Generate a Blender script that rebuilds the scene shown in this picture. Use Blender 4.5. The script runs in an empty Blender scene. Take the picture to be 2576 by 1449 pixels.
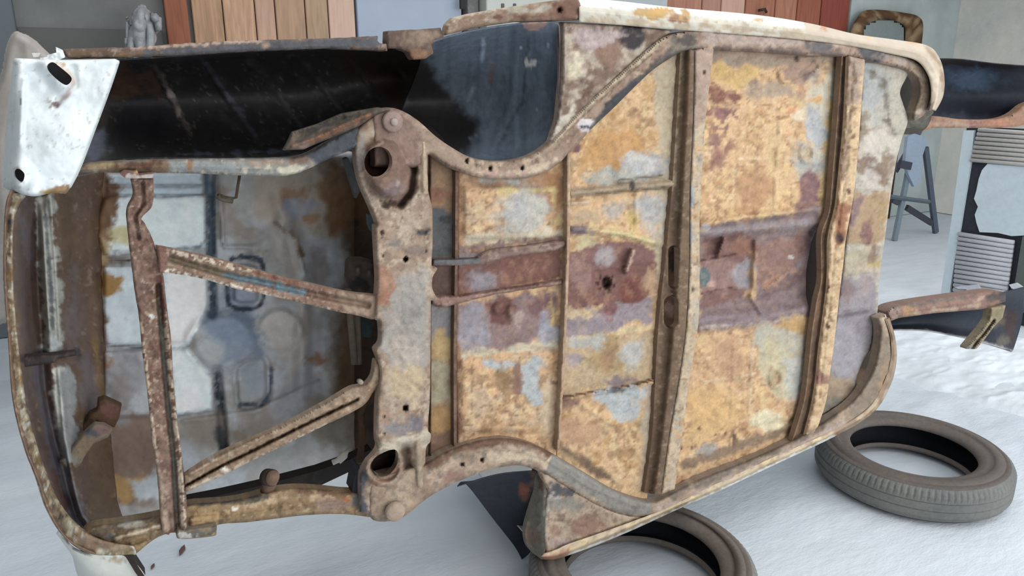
import bpy, math
import numpy as np
from mathutils import Matrix, Vector

# ------------------------------------------------------------------ camera, light, exposure
FPX = 1900.0; IW, IH = 2576.0, 1449.0
H = 1.55                       # camera height
PY = 1.65                      # distance of the car's underside plane
ax = np.array([3700., -545., 1900.]); ax /= np.linalg.norm(ax)      # car axis in camera axes (x right, y down, z forward)
dn = np.array([22., 6775., 1900.]); dn -= ax * dn.dot(ax); dn /= np.linalg.norm(dn)
nn = np.cross(ax, dn)
col = bpy.context.scene.collection
cam = bpy.data.cameras.new('camera'); camo = bpy.data.objects.new('camera', cam); col.objects.link(camo)
cam.lens = FPX / IW * 36; cam.sensor_width = 36; cam.clip_start = .02
rot = Matrix(((ax[0], -ax[1], -ax[2]), (nn[0], -nn[1], -nn[2]), (-dn[0], dn[1], dn[2])))
camo.matrix_world = Matrix.Translation((0, 0, H)) @ rot.to_4x4()
bpy.context.scene.camera = camo
sc = bpy.context.scene
sc.view_settings.view_transform = 'Standard'; sc.view_settings.look = 'None'
sc.view_settings.gamma = 1; sc.view_settings.use_curve_mapping = False
sc.view_settings.exposure = -0.45
wd = bpy.data.worlds.new('world'); sc.world = wd; wd.use_nodes = True
wd.node_tree.nodes['Background'].inputs[0].default_value = (.92, .96, 1.0, 1)
wd.node_tree.nodes['Background'].inputs[1].default_value = .9

def area(name, loc, target, sx, sy, power, color):
    l = bpy.data.lights.new(name, 'AREA'); l.shape = 'RECTANGLE'; l.size = sx; l.size_y = sy
    l.energy = power; l.color = color
    o = bpy.data.objects.new(name, l); col.objects.link(o); o.location = loc
    o.rotation_euler = (Vector(target) - Vector(loc)).to_track_quat('-Z', 'Y').to_euler()
area('doorway_daylight', (2.9, -2.4, 1.7), (1.3, 2.2, .8), 7.0, 2.4, 305, (1, .99, .98))
area('overhead_fill', (2.8, 2.1, 2.93), (2.8, 2.1, 0), 8.5, 5.4, 250, (.98, .99, 1.0))  # invented overhead fill that brightens the floor; no lamps hang there

# ------------------------------------------------------------------ pixel -> world
def ray(px, py):
    px = np.asarray(px, float) - IW/2; py = np.asarray(py, float) - IH/2
    r = np.stack([px, py, np.full_like(px, FPX)], -1)
    return np.stack([r @ ax, r @ nn, -(r @ dn)], -1)
CAMP = np.array([0, 0, H])
def WY(px, py, Y):             # point seen at (px,py) on the plane y = Y
    r = ray(px, py); return CAMP + r * (np.asarray(Y) / r[..., 1])[..., None]
def WZ(px, py, z):
    r = ray(px, py); return CAMP + r * ((z - H) / r[..., 2])[..., None]
def WX(px, py, X):
    r = ray(px, py); return CAMP + r * (X / r[..., 0])[..., None]
def C(px, py, w): return WY(px, py, PY + np.asarray(w, float))

# ------------------------------------------------------------------ noise, shapes, paint
def vnoise(x, y, seed=0):
    xi = np.floor(x).astype(np.int64); yi = np.floor(y).astype(np.int64)
    fx = x - xi; fy = y - yi; fx = fx*fx*(3-2*fx); fy = fy*fy*(3-2*fy)
    def h(a, b):
        n = (a*374761393 + b*668265263 + seed*974634777) & 0x7fffffff
        n = ((n ^ (n >> 13)) * 1274126177) & 0x7fffffff
        return ((n ^ (n >> 16)) & 0xffff) / 65535.0
    return (h(xi, yi)*(1-fx) + h(xi+1, yi)*fx)*(1-fy) + (h(xi, yi+1)*(1-fx) + h(xi+1, yi+1)*fx)*fy
def fbm(x, y, s, seed=0, oc=4):
    v = 0; a = .5; t = 0; x = x/s; y = y/s
    for i in range(oc):
        v = v + a*vnoise(x + 17.3*i, y - 9.1*i, seed+i); t += a; a *= .55; x = x*2.03; y = y*2.03
    return v/t
def S(pts, closed=False, n=6):                 # Catmull-Rom
    P = [np.array(p, float) for p in pts]; out = []; L = len(P)
    rng = range(L) if closed else range(L-1)
    for i in rng:
        if closed: a, b, c, d = P[(i-1) % L], P[i], P[(i+1) % L], P[(i+2) % L]
        else: a, b, c, d = P[max(i-1, 0)], P[i], P[i+1], P[min(i+2, L-1)]
        for k in range(n):
            t = k/n
            out.append(.5*((2*b) + (c-a)*t + (2*a-5*b+4*c-d)*t*t + (3*b-a-3*c+d)*t**3))
    if not closed: out.append(P[-1])
    return np.array(out)
def stad(x0, y0, x1, y1):
    r = (x1-x0)/2; cx = (x0+x1)/2; t = np.linspace(0, math.pi, 12)
    return np.concatenate([np.stack([cx+r*np.cos(t), y1-r+r*np.sin(t)], 1), np.stack([cx-r*np.cos(t), y0+r-r*np.sin(t)], 1)])
def segdist(x, y, pts, closed):
    P = np.asarray(pts, float); best = np.full(x.shape, 1e18); bx = x.copy(); by = y.copy()
    L = len(P)
    for i in range(L if closed else L-1):
        ax_, ay_ = P[i][:2]; cx, cy = P[(i+1) % L][:2]
        dx, dy = cx-ax_, cy-ay_; q = dx*dx+dy*dy
        if q < 1e-9: continue
        t = np.clip(((x-ax_)*dx + (y-ay_)*dy)/q, 0, 1)
        qx = ax_+t*dx; qy = ay_+t*dy; d = (x-qx)**2 + (y-qy)**2
        m = d < best; best = np.where(m, d, best); bx = np.where(m, qx, bx); by = np.where(m, qy, by)
    return np.sqrt(best), bx, by
def inside(x, y, pts):
    P = np.asarray(pts, float); c = np.zeros(x.shape, bool); L = len(P)
    for i in range(L):
        x1, y1 = P[i][:2]; x2, y2 = P[(i+1) % L][:2]
        if y1 == y2: continue
        c ^= ((y1 > y) != (y2 > y)) & (x < (x2-x1)*(y-y1)/(y2-y1) + x1)
    return c
def psdf(x, y, pts):
    d = segdist(x, y, pts, True)[0]; return np.where(inside(x, y, pts), -d, d)
def sm(e0, e1, x):
    t = np.clip((x-e0)/(e1-e0), 0, 1); return t*t*(3-2*t)
def esdf(x, y, cx, cy, rx, ry, a=0):
    c, s = math.cos(math.radians(a)), math.sin(math.radians(a))
    dx = (x-cx)*c + (y-cy)*s; dy = -(x-cx)*s + (y-cy)*c
    return (np.sqrt((dx/rx)**2 + (dy/ry)**2) - 1)*min(rx, ry)
def lin(c):
    c = np.asarray(c, float)/255; return np.where(c <= .04045, c/12.92, ((c+.055)/1.055)**2.4)
SEED = [1]; NOP = .7
def pig(c):                    # stroke colour; keeps primer tones from going violet
    r, g, b = map(float, c); m = min(r, b)
    if g < m: g += .55*(m-g)
    if r > b+40: y = .22; a = (r+g+b)/3; r, g, b = r+(a-r)*y, g+(a-g)*y, b+(a-b)*y
    return lin((r, g, b))
def paint(base, strokes=(), var=.16, vs=30, soft=6, warp=10, gain=1.0):
    """base colour (sRGB) with stains and some painted shade laid over it: e ellipse, p polygon, l line, n noise patches"""
    SEED[0] += 7; sd = SEED[0]
    def f(x, y):
        c = np.tile(pig(base), (len(x), 1))
        for k, s in sorted(enumerate(strokes), key=lambda q: q[1][0] != 'n'):
            t = s[0]; so, wp = soft, warp; op = 1.0
            ex = s[-1] if isinstance(s[-1], dict) else {}
            so = ex.get('s', soft); wp = ex.get('w', warp); op = ex.get('o', 1.0)
            if t == 'e': d = esdf(x, y, *s[1:5], a=ex.get('a', 0)); cc = s[5]
            elif t == 'p': d = psdf(x, y, s[1]); cc = s[2]
            elif t == 'l': d = segdist(x, y, s[1], False)[0] - s[2]/2; cc = s[3]
            elif t == 'n':
                if 's' not in ex and 'o' not in ex: op = NOP
                g = fbm(x*ex.get('ax', 1), y*ex.get('ay', 1), s[1], sd+k*3)
                m = sm(s[2]-.07, s[2]+.07, g)*op
                c = c*(1-m[:, None]) + pig(s[3])*m[:, None]; continue
            if t == 'e' and wp and s[3] > 14: wp = max(wp, .6*min(s[3], s[4])); so = max(so, .3*min(s[3], s[4]))
            if wp: d = d + wp*(fbm(x, y, max(wp*2.2, 9), sd+k)-.5)*3.0 + min(wp, 14)*(fbm(x, y, 9, sd+k+40, 3)-.5)*1.1
            m = sm(so, -so, d)*op
            if 'fl' in ex: m = m*sm(ex['fl']-.04, ex['fl']+.04, fbm(x, y, 9, sd+k+60, 2))
            c = c*(1-m[:, None]) + pig(cc)*m[:, None]
        if var > .12:              # speckle of the base metal through everything
            m = .15*sm(.56, .68, fbm(x, y, 15, sd+55, 4)); c = c*(1-m[:, None]) + pig(base)*m[:, None]
            m = .30*sm(.60, .70, fbm(x, y, 11, sd+66, 3)); c = c*(1-m[:, None]*.55)
        v = 1 + var*2*(fbm(x, y, vs, sd+91, 5)-.5) + var*1.5*(fbm(x*.7+y*.7, (y-x)*2.2, 13, sd+77, 3)-.5)
        return np.clip(c*v[:, None]*gain, .002, .92)
    return f
def relief(items, rough=0.0, rs=20):
    """metres towards the viewer: r ridge along a line, p plateau, e elliptical boss"""
    def f(x, y):
        h = np.zeros(x.shape)
        for s in items:
            so = s[-1]['s'] if isinstance(s[-1], dict) else 5
            if s[0] == 'r': h += s[3]*sm(so, -so, segdist(x, y, s[1], False)[0]-s[2]/2)
            elif s[0] == 'p': h += s[2]*sm(so, -so, psdf(x, y, s[1]))
            elif s[0] == 'e': h += s[5]*sm(so, -so, esdf(x, y, *s[1:5]))
            elif s[0] == 'o': h += s[6]*sm(so, -so, np.abs(esdf(x, y, *s[1:5]))-s[5]/2)     # ring
            elif s[0] == 'q': h += s[3]*sm(so, -so, np.abs(psdf(x, y, s[1]))-s[2]/2)       # outline groove
        if rough: h += rough*(fbm(x, y, rs, 5)-.5)*2
        return h
    return f

# ------------------------------------------------------------------ materials
def N(nt, t, **kw):
    n = nt.nodes.new(t)
    for k, v in kw.items():
        if k in n.inputs: n.inputs[k].default_value = v
        else: setattr(n, k, v)
    return n
def mk(name, color=None, rough=.8, bump=.3, scale=60, mott=.25, spec=.3, metal=0, bdist=.004, hues=None, bscale=None, stretch=None):
    m = bpy.data.materials.new(name); m.use_nodes = True; nt = m.node_tree; L = nt.links
    b = nt.nodes['Principled BSDF']; b.inputs['Roughness'].default_value = rough
    b.inputs['Specular IOR Level'].default_value = spec; b.inputs['Metallic'].default_value = metal
    tc = N(nt, 'ShaderNodeTexCoord'); src = tc.outputs['Object']
    if stretch:
        mp = N(nt, 'ShaderNodeMapping'); mp.inputs['Scale'].default_value = stretch; L.new(src, mp.inputs[0]); src = mp.outputs[0]
    nz = N(nt, 'ShaderNodeTexNoise'); nz.inputs['Scale'].default_value = scale; nz.inputs['Detail'].default_value = 6
    nz.inputs['Roughness'].default_value = .65; L.new(src, nz.inputs['Vector'])
    mr = N(nt, 'ShaderNodeMapRange'); mr.inputs[1].default_value = .25; mr.inputs[2].default_value = .75
    mr.inputs[3].default_value = 1-mott; mr.inputs[4].default_value = 1+mott; L.new(nz.outputs['Fac'], mr.inputs[0])
    vm = N(nt, 'ShaderNodeVectorMath', operation='SCALE')
    if color is None:
        at = N(nt, 'ShaderNodeAttribute', attribute_name='tint'); L.new(at.outputs['Color'], vm.inputs[0])
    elif hues:
        n2 = N(nt, 'ShaderNodeTexNoise'); n2.inputs['Scale'].default_value = hues[0]; n2.inputs['Detail'].default_value = 5; L.new(src, n2.inputs['Vector'])
        cr = N(nt, 'ShaderNodeValToRGB'); cr.color_ramp.elements[0].position = .35; cr.color_ramp.elements[1].position = .65
        cr.color_ramp.elements[0].color = (*lin(color), 1); cr.color_ramp.elements[1].color = (*lin(hues[1]), 1)
        if len(hues) > 2:
            e = cr.color_ramp.elements.new(.5); e.color = (*lin(hues[2]), 1)
        L.new(n2.outputs['Fac'], cr.inputs[0]); L.new(cr.outputs[0], vm.inputs[0])
    else: vm.inputs[0].default_value = tuple(lin(color))
    L.new(mr.outputs[0], vm.inputs['Scale']); L.new(vm.outputs[0], b.inputs['Base Color'])
    if bump:
        n3 = N(nt, 'ShaderNodeTexNoise'); n3.inputs['Scale'].default_value = bscale or scale*1.3; n3.inputs['Detail'].default_value = 7
        n3.inputs['Roughness'].default_value = .7; L.new(src, n3.inputs['Vector'])
        bp = N(nt, 'ShaderNodeBump'); bp.inputs['Strength'].default_value = bump; bp.inputs['Distance'].default_value = bdist
        L.new(n3.outputs['Fac'], bp.inputs['Height']); L.new(bp.outputs[0], b.inputs['Normal'])
    return m
M_RUST = mk('rusty_sheet_metal', rough=.8, bump=.7, scale=70, mott=.17, spec=.25, bdist=.006)
M_PAINT = mk('worn_paint', rough=.42, bump=.25, scale=30, mott=.07, spec=.45)
M_DARK = mk('dark_undercoat', rough=.6, bump=.3, scale=40, mott=.25, spec=.25)
M_SHEET = mk('dusty_panel', rough=.6, bump=.3, scale=35, mott=.12, spec=.35)
M_RUB = mk('tyre_rubber', rough=.75, bump=.4, scale=70, mott=.18, spec=.3)
M_DUST = mk('painted_steel', rough=.6, bump=.2, scale=40, mott=.1)

# ------------------------------------------------------------------ mesh building
ORG = {}
def finish(name, V, F, colr, mat, parent, origin, smooth=True, solid=0):
    me = bpy.data.meshes.new(name); o = bpy.data.objects.new(name, me); col.objects.link(o)
    V = np.asarray(V, float)
    if parent is not None: off = ORG[parent.name]; ORG[o.name] = off
    else: off = np.array(origin) if origin is not None else np.array([V[:, 0].mean(), V[:, 1].mean(), V[:, 2].min()])
    V = V - off
    me.from_pydata(V.tolist(), [], [tuple(int(i) for i in f) for f in F]); me.validate()
    if smooth: me.polygons.foreach_set('use_smooth', [True]*len(me.polygons))
    if colr is not None:
        a = me.color_attributes.new('tint', 'FLOAT_COLOR', 'POINT')
        c4 = np.ones((len(V), 4)); c4[:, :3] = colr; a.data.foreach_set('color', c4.ravel())
    me.materials.append(mat); me.update()
    if parent is not None: o.parent = parent
    else: o.location = off
    if solid:
        s = o.modifiers.new('thickness', 'SOLIDIFY'); s.thickness = solid; s.offset = -1
    return o
def empty(name, loc, label, cat, group=None):
    o = bpy.data.objects.new(name, None); col.objects.link(o); o.location = loc; ORG[o.name] = np.array(loc, float)
    o['label'] = label; o['category'] = cat
    if group: o['group'] = group
    o.empty_display_size = .1
    return o
def tag(o, label, cat, group=None):
    o['label'] = label; o['category'] = cat
    if group: o['group'] = group
    return o
def ell(cx, cy, rx, ry, n=40, a=0):
    t = np.linspace(0, 2*math.pi, n, endpoint=False); c, s = math.cos(math.radians(a)), math.sin(math.radians(a))
    x, y = rx*np.cos(t), ry*np.sin(t); return np.stack([cx+x*c-y*s, cy+x*s+y*c], 1)
def plate(name, poly, w=0., depth=.03, step=5, holes=(), rnd=None, rel=None, pf=None, mat=None, parent=None, jag=0):
    """a pressed panel: outline in the photograph's frame, set at its own depth behind the underside plane,
       rolled edges (rnd = width px, drop m), pressed relief, and a skirt going back"""
    poly = np.asarray(poly, float)[:, :2]
    if jag:                                            # torn / flaking edge
        q = []
        for i in range(len(poly)):
            a, b = poly[i], poly[(i+1) % len(poly)]; n = max(1, int(np.hypot(*(b-a))/6))
            for k in range(n): q.append(a + (b-a)*k/n)
        poly = np.array(q); poly = poly + np.stack([fbm(poly[:, 0]+50, poly[:, 1], 12, 3)-.5, fbm(poly[:, 0], poly[:, 1]+99, 12, 8)-.5], 1)*2*jag
    x0, y0 = poly.min(0)-step; x1, y1 = poly.max(0)+step
    xs = np.arange(x0, x1+step, step); ys = np.arange(y0, y1+step, step)
    cx, cy = np.meshgrid(xs[:-1]+step/2, ys[:-1]+step/2)
    keep = inside(cx, cy, poly)
    for h in holes: keep &= ~inside(cx, cy, h)
    ny, nx = keep.shape
    J, I = np.nonzero(keep); st = nx+1
    F = np.stack([J*st+I, J*st+I+1, (J+1)*st+I+1, (J+1)*st+I], 1)
    used, inv = np.unique(F, return_inverse=True); F = inv.reshape(F.shape)
    gx = xs[used % st].copy(); gy = ys[used // st].copy()
    E = np.concatenate([F[:, [0, 1]], F[:, [1, 2]], F[:, [2, 3]], F[:, [3, 0]]])
    key = np.sort(E, 1); k1 = key[:, 0].astype(np.int64)*len(used)+key[:, 1]
    uq, idx, cnt = np.unique(k1, return_index=True, return_counts=True)
    BE = E[idx[cnt == 1]]; bv = np.unique(BE)
    loops = [poly] + list(holes); bd = None
    for lp in loops:
        d, qx, qy = segdist(gx[bv], gy[bv], lp, True)
        if bd is None: bd, bx, by = d, qx, qy
        else:
            m = d < bd; bd = np.where(m, d, bd); bx = np.where(m, qx, bx); by = np.where(m, qy, by)
    gx[bv] = bx; gy[bv] = by
    wv = w(gx, gy) if callable(w) else np.full(gx.shape, float(w))
    if rnd:
        d = segdist(gx, gy, poly, True)[0]
        for h in holes: d = np.minimum(d, segdist(gx, gy, h, True)[0]) if rnd[0] > 0 and len(rnd) > 2 else d
        t = np.clip(1-d/abs(rnd[0]), 0, 1); wv = wv + rnd[1]*(1-np.sqrt(np.clip(1-t*t, 0, 1)))
    if rel is not None: wv = wv - rel(gx, gy)
    V = C(gx, gy, wv); colr = pf(gx, gy) if pf else None
    mp = -np.ones(len(gx), int); mp[bv] = np.arange(len(bv))
    n0 = len(V); Vf = V[bv]; Vb = V[bv] + np.array([0, depth, 0])
    sk = np.stack([BE[:, 1], BE[:, 0]], 1); sk = mp[sk]
    SF = np.stack([n0+sk[:, 0], n0+sk[:, 1], n0+len(bv)+sk[:, 1], n0+len(bv)+sk[:, 0]], 1)
    V = np.concatenate([V, Vf, Vb]); F = np.concatenate([F, SF])
    if colr is not None:
        sc_ = colr[bv]*.35 + colr[bv].mean(0)*.65; colr = np.concatenate([colr, sc_, sc_])
    return finish(name, V, F[:, ::-1], colr, mat or M_RUST, parent, None)
def resamp(P, n):
    P = np.asarray(P, float); d = np.r_[0, np.cumsum(np.hypot(np.diff(P[:, 0]), np.diff(P[:, 1]))+1e-6)]
    t = np.linspace(0, d[-1], n); return np.stack([np.interp(t, d, P[:, k]) for k in range(3)], 1)
def loft(name, rows, nu=60, nv=8, smooth_rows=False, curve=True, rel=None, pf=None, mat=None, parent=None, solid=.003, cols=None):
    R = [resamp(S(r, n=5) if curve and len(r) > 2 else r, nu) for r in rows]
    R = np.array(R)
    if smooth_rows:
        G = np.array([S(R[:, i], n=nv) for i in range(nu)]).transpose(1, 0, 2)
    else:
        G = []
        for a, b in zip(R[:-1], R[1:]):
            for k in range(nv): G.append(a + (b-a)*k/nv)
        G.append(R[-1]); G = np.array(G)
    nr = G.shape[0]; g = G.reshape(-1, 3); wv = g[:, 2].copy()
    if rel is not None: wv -= rel(g[:, 0], g[:, 1])
    V = C(g[:, 0], g[:, 1], wv); colr = pf(g[:, 0], g[:, 1]) if pf else None
    a = np.arange(nr*nu).reshape(nr, nu)
    F = np.stack([a[:-1, :-1], a[:-1, 1:], a[1:, 1:], a[1:, :-1]], -1).reshape(-1, 4)
    return finish(name, V, F, colr, mat or M_RUST, parent, None, solid=solid)
def tube(P, r, n=12, caps=True):
    P = [Vector(p) for p in P]; V = []; F = []
    up = None
    for i, p in enumerate(P):
        t = (P[min(i+1, len(P)-1)] - P[max(i-1, 0)]).normalized()
        if up is None: up = t.orthogonal().normalized()
        else: up = (up - t*up.dot(t)).normalized()
        s = t.cross(up); rr = r[i] if hasattr(r, '__len__') else r
        for k in range(n):
            a = 2*math.pi*k/n; V.append(p + (up*math.cos(a)+s*math.sin(a))*rr)
    for i in range(len(P)-1):
        for k in range(n): F.append((i*n+k, i*n+(k+1) % n, (i+1)*n+(k+1) % n, (i+1)*n+k))
    if caps: F.append(tuple(range(n))[::-1]); F.append(tuple((len(P)-1)*n+k for k in range(n)))
    return [tuple(v) for v in V], F
def rawobj(name, V, F, c, mat, parent=None, smooth=True, origin=None, var=.1):
    V = np.asarray(V, float); colr = None
    if c is not None:
        colr = c(V) if callable(c) else np.tile(lin(c), (len(V), 1))*(1+var*2*(fbm(V[:, 0]*100+V[:, 1]*50, V[:, 2]*100, 9, 4)-.5))[:, None]
    return finish(name, V, F, colr, mat, parent, origin, smooth=smooth)
def box(name, a, b, c, mat, parent=None, origin=None):
    """bar with a rectangular section: a, b opposite corners"""
    a, b = np.minimum(a, b), np.maximum(a, b)
    e = min(.004, *(0.3*(b-a))); V = []; F = []
    for s in ((a+[e, e, 0], b-[e, e, 0]), (a+[e, 0, e], b-[e, 0, e]), (a+[0, e, e], b-[0, e, e])):
        p, q = s; i = len(V)
        V += [(x, y, z) for x in (p[0], q[0]) for y in (p[1], q[1]) for z in (p[2], q[2])]
        F += [(i+k[0], i+k[1], i+k[2], i+k[3]) for k in ((0, 1, 3, 2), (4, 6, 7, 5), (0, 4, 5, 1), (2, 3, 7, 6), (0, 2, 6, 4), (1, 5, 7, 3))]
    return rawobj(name, V, F, c, mat, parent, smooth=False, origin=origin)
def bar(P, Q, wd, th, side):
    """rectangular bar from P to Q; side = direction of its width"""
    P, Q = Vector(P), Vector(Q); t = (Q-P).normalized(); s = Vector(side); s = (s - t*s.dot(t)).normalized(); u = t.cross(s)
    V = [tuple(p + s*(i*wd/2) + u*(j*th/2)) for p in (P, Q) for i, j in ((-1, -1), (1, -1), (1, 1), (-1, 1))]
    F = [(0, 1, 2, 3), (7, 6, 5, 4), (0, 4, 5, 1), (1, 5, 6, 2), (2, 6, 7, 3), (3, 7, 4, 0)]
    return V, F
def proj(P):
    d = np.asarray(P) - CAMP; c = d @ np.array([ax, nn, -dn])
    return c[..., 0]/c[..., 2]*FPX + IW/2, c[..., 1]/c[..., 2]*FPX + IH/2
def back(pts, w, dy):          # the same edge moved straight back by dy
    P = C([q[0] for q in pts], [q[1] for q in pts], w) + np.array([0, dy, 0]); x, y = proj(P)
    return [(a, b, w+dy) for a, b in zip(x, y)]
def disc_c(name, cx, cy, rx, w, out, parent, c, mat=None, dome=.3):
    """round bolt head / boss standing on the underside"""
    p = C(cx, cy, w); sc_ = np.linalg.norm(C(cx+rx, cy, w)-C(cx-rx, cy, w))/2*.92
    prof = [(1, 0), (1, -out*.8), (.88, -out), (.4, -out*(1+dome)), (0.001, -out*(1+dome))]
    V = []; F = []; n = 28
    for r, y in prof:
        for k in range(n):
            t = 2*math.pi*k/n; V.append((p[0]+r*sc_*math.cos(t), p[1]+y, p[2]+r*sc_*math.sin(t)))
    for i in range(len(prof)-1):
        for k in range(n): F.append((i*n+k, i*n+(k+1) % n, (i+1)*n+(k+1) % n, (i+1)*n+k))
    return rawobj(name, V, F, c, mat or M_RUST, parent)

# ================================================================== THE ROOM
BY = 5.5
def struct(o): o['kind'] = 'structure'; return o
XL, XR, YF, ZC = -2.6, float(WX(2340, 100, 8.5)[0]), -2.6, 3.0
M_FLOOR = mk('whitewashed_floor', (203, 212, 221), rough=.75, bump=.55, scale=3, mott=.05, bdist=.02, bscale=2.2,
             hues=(1.3, (208, 216, 224), (199, 208, 217)), stretch=(1, 2.2, 1))
M_WALL = mk('grey_render', (128, 132, 131), rough=.9, bump=.5, scale=8, mott=.1, bdist=.01, hues=(2.5, (114, 116, 115)))
M_WALLR = mk('pale_render', (222, 220, 211), rough=.9, bump=.5, scale=9, mott=.08, bdist=.01, hues=(2.2, (206, 208, 204)))
M_CEIL = mk('ceiling_plaster', (170, 170, 168), rough=.9, bump=.2, scale=5)
def slab(name, a, b, mat):
    return struct(box(name, np.array(a, float), np.array(b, float), None, mat))
# floor, with real lumps and shallow trowel marks
def floor_mesh():
    xs = np.r_[np.linspace(XL, -.8, 8)[:-1], np.linspace(-.8, 6.2, 281)[:-1], np.linspace(6.2, XR+.1, 20)]
    ys = np.r_[np.linspace(YF-2, .6, 12)[:-1], np.linspace(.6, 4.2, 145)[:-1], np.linspace(4.2, BY+.1, 12)]
    X, Y = np.meshgrid(xs, ys); x, y = X.ravel(), Y.ravel()
    z = .006*(fbm(x, y, .7, 3)-.5) + .004*(fbm(x, y*2.5, .16, 9)-.5)
    fl = sm(.60, .72, fbm(x, y, .5, 21))
    z += fl*.016*(fbm(x, y, .07, 33, 3)-.5)
    V = np.stack([x, y, z-.004], 1); nx = len(xs)
    a = np.arange(len(x)).reshape(len(ys), nx)
    F = np.stack([a[:-1, :-1], a[:-1, 1:], a[1:, 1:], a[1:, :-1]], -1).reshape(-1, 4)
    o = finish('floor', V, F, None, M_FLOOR, None, (0, 0, 0)); return struct(o)
floor_mesh()
slab('wall_back', (XL, BY, 0), (XR+.2, BY+.2, ZC), M_WALL)
slab('wall_left', (XL-.2, YF, 0), (XL, BY+.2, ZC), M_WALL)
slab('wall_right', (XR, YF, 0), (XR+.2, BY+.2, ZC), M_WALLR)
slab('ceiling', (XL-.2, YF, ZC), (XR+.2, BY+.2, ZC+.15), M_CEIL)
slab('wall_front', (XL-.2, YF-.2, 2.9), (XR+.2, YF, ZC), M_CEIL)
# rough raised band of plaster on the floor at the right
def rough_band():
    A, B, Cc, D = [WZ(px, py, 0.012) for px, py in ((2150, 915), (2760, 1105), (2760, 868), (2150, 800))]
    nu, nv = 190, 90; u, v = np.meshgrid(np.linspace(0, 1, nu), np.linspace(0, 1, nv)); u = u.ravel(); v = v.ravel()
    P = ((1-u)*(1-v))[:, None]*A + (u*(1-v))[:, None]*B + (u*v)[:, None]*Cc + ((1-u)*v)[:, None]*D
    ed = np.minimum(sm(0, .07, v), sm(0, .02, 1-v))
    r = 1-np.abs(fbm(P[:, 0]*.7, P[:, 1]*1.8, .45, 12, 4)-.5)*2
    P[:, 2] = -.01 + ed*(.026 + .05*(r-.8)) + .016*(fbm(P[:, 0], P[:, 1], .12, 4)-.5)*ed
    a = np.arange(nu*nv).reshape(nv, nu)
    F = np.stack([a[:-1, :-1], a[:-1, 1:], a[1:, 1:], a[1:, :-1]], -1).reshape(-1, 4)
    m = mk('rough_plaster', (216, 224, 231), rough=.85, bump=.5, scale=12, mott=.05, bdist=.01)
    return struct(finish('trim_1', P, F, None, m, None, None))
rough_band()
# pilaster in the left back corner
xa = float(WY(38, 40, BY)[0]); slab('trim_2', (XL, BY-.12, 0), (xa, BY, ZC), mk('pilaster_render', (104, 112, 118), bump=.3, scale=8, mott=.06))
slab('trim_3', (xa, BY-.03, 0), (float(WY(405, 60, BY)[0]), BY, float(WY(200, 72, BY)[2])), mk('wall_band', (100, 100, 99), bump=.3, scale=8, mott=.06))

slab('trim_4', (float(WY(2128, 60, BY)[0]), BY-.04, 0), (XR, BY, ZC), mk('pale_wall_strip', (186, 196, 195), rough=.9, bump=.4, scale=8, mott=.07, hues=(2.2, (168, 178, 178))))
def wood(name, c1, c2, plank, seed=0):
    m = bpy.data.materials.new(name); m.use_nodes = True; nt = m.node_tree; L = nt.links; b = nt.nodes['Principled BSDF']
    tc = N(nt, 'ShaderNodeTexCoord'); mp = N(nt, 'ShaderNodeMapping'); mp.inputs['Scale'].default_value = (9, 9, 1.0)
    mp.inputs['Location'].default_value = (seed, seed, seed)
    L.new(tc.outputs['Object'], mp.inputs[0]); nz = N(nt, 'ShaderNodeTexNoise'); nz.inputs['Scale'].default_value = 3; nz.inputs['Detail'].default_value = 6
    nz.inputs['Distortion'].default_value = 1.2; L.new(mp.outputs[0], nz.inputs['Vector'])
    cr = N(nt, 'ShaderNodeValToRGB'); cr.color_ramp.elements[0].position = .3; cr.color_ramp.elements[1].position = .7
    cr.color_ramp.elements[0].color = (*lin(c1), 1); cr.color_ramp.elements[1].color = (*lin(c2), 1)
    L.new(nz.outputs['Fac'], cr.inputs[0]); L.new(cr.outputs[0], b.inputs['Base Color']); b.inputs['Roughness'].default_value = .6
    return m
def bx(px0, px1, y0, y1, ztop=2.45, z0=0.0, py=50):
    return np.array([float(WY(px0, py, BY)[0]), y0, z0]), np.array([float(WY(px1, py, BY)[0]), y1, ztop])
# left wooden door in its red-brown frame
a, b = bx(414, 470, BY-.1, BY-.001, 2.5); r0 = empty('wooden_door', (a[0], BY, 0), 'pale knotty pine board door standing left in a red-brown frame', 'door')
box('door_frame', a, b, None, wood('frame_wood', (118, 62, 38), (150, 88, 60), 1), r0)
edges = [482, 560, 640, 690, 765, 822, 889]
tone = [((150, 118, 90), (190, 150, 118)), ((165, 130, 102), (205, 165, 135)), ((172, 138, 116), (198, 160, 138)), ((150, 122, 98), (180, 146, 118)),
        ((150, 125, 100), (176, 148, 120)), ((192, 160, 142), (208, 176, 158))]
for i in range(6):
    a, b = bx(edges[i]+1.5, edges[i+1]-1.5, BY-.05, BY-.001, 2.4)
    o = box('door_board', a, b, None, wood('pine_%d' % i, *tone[i], 1, i*3.1), r0)
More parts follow.
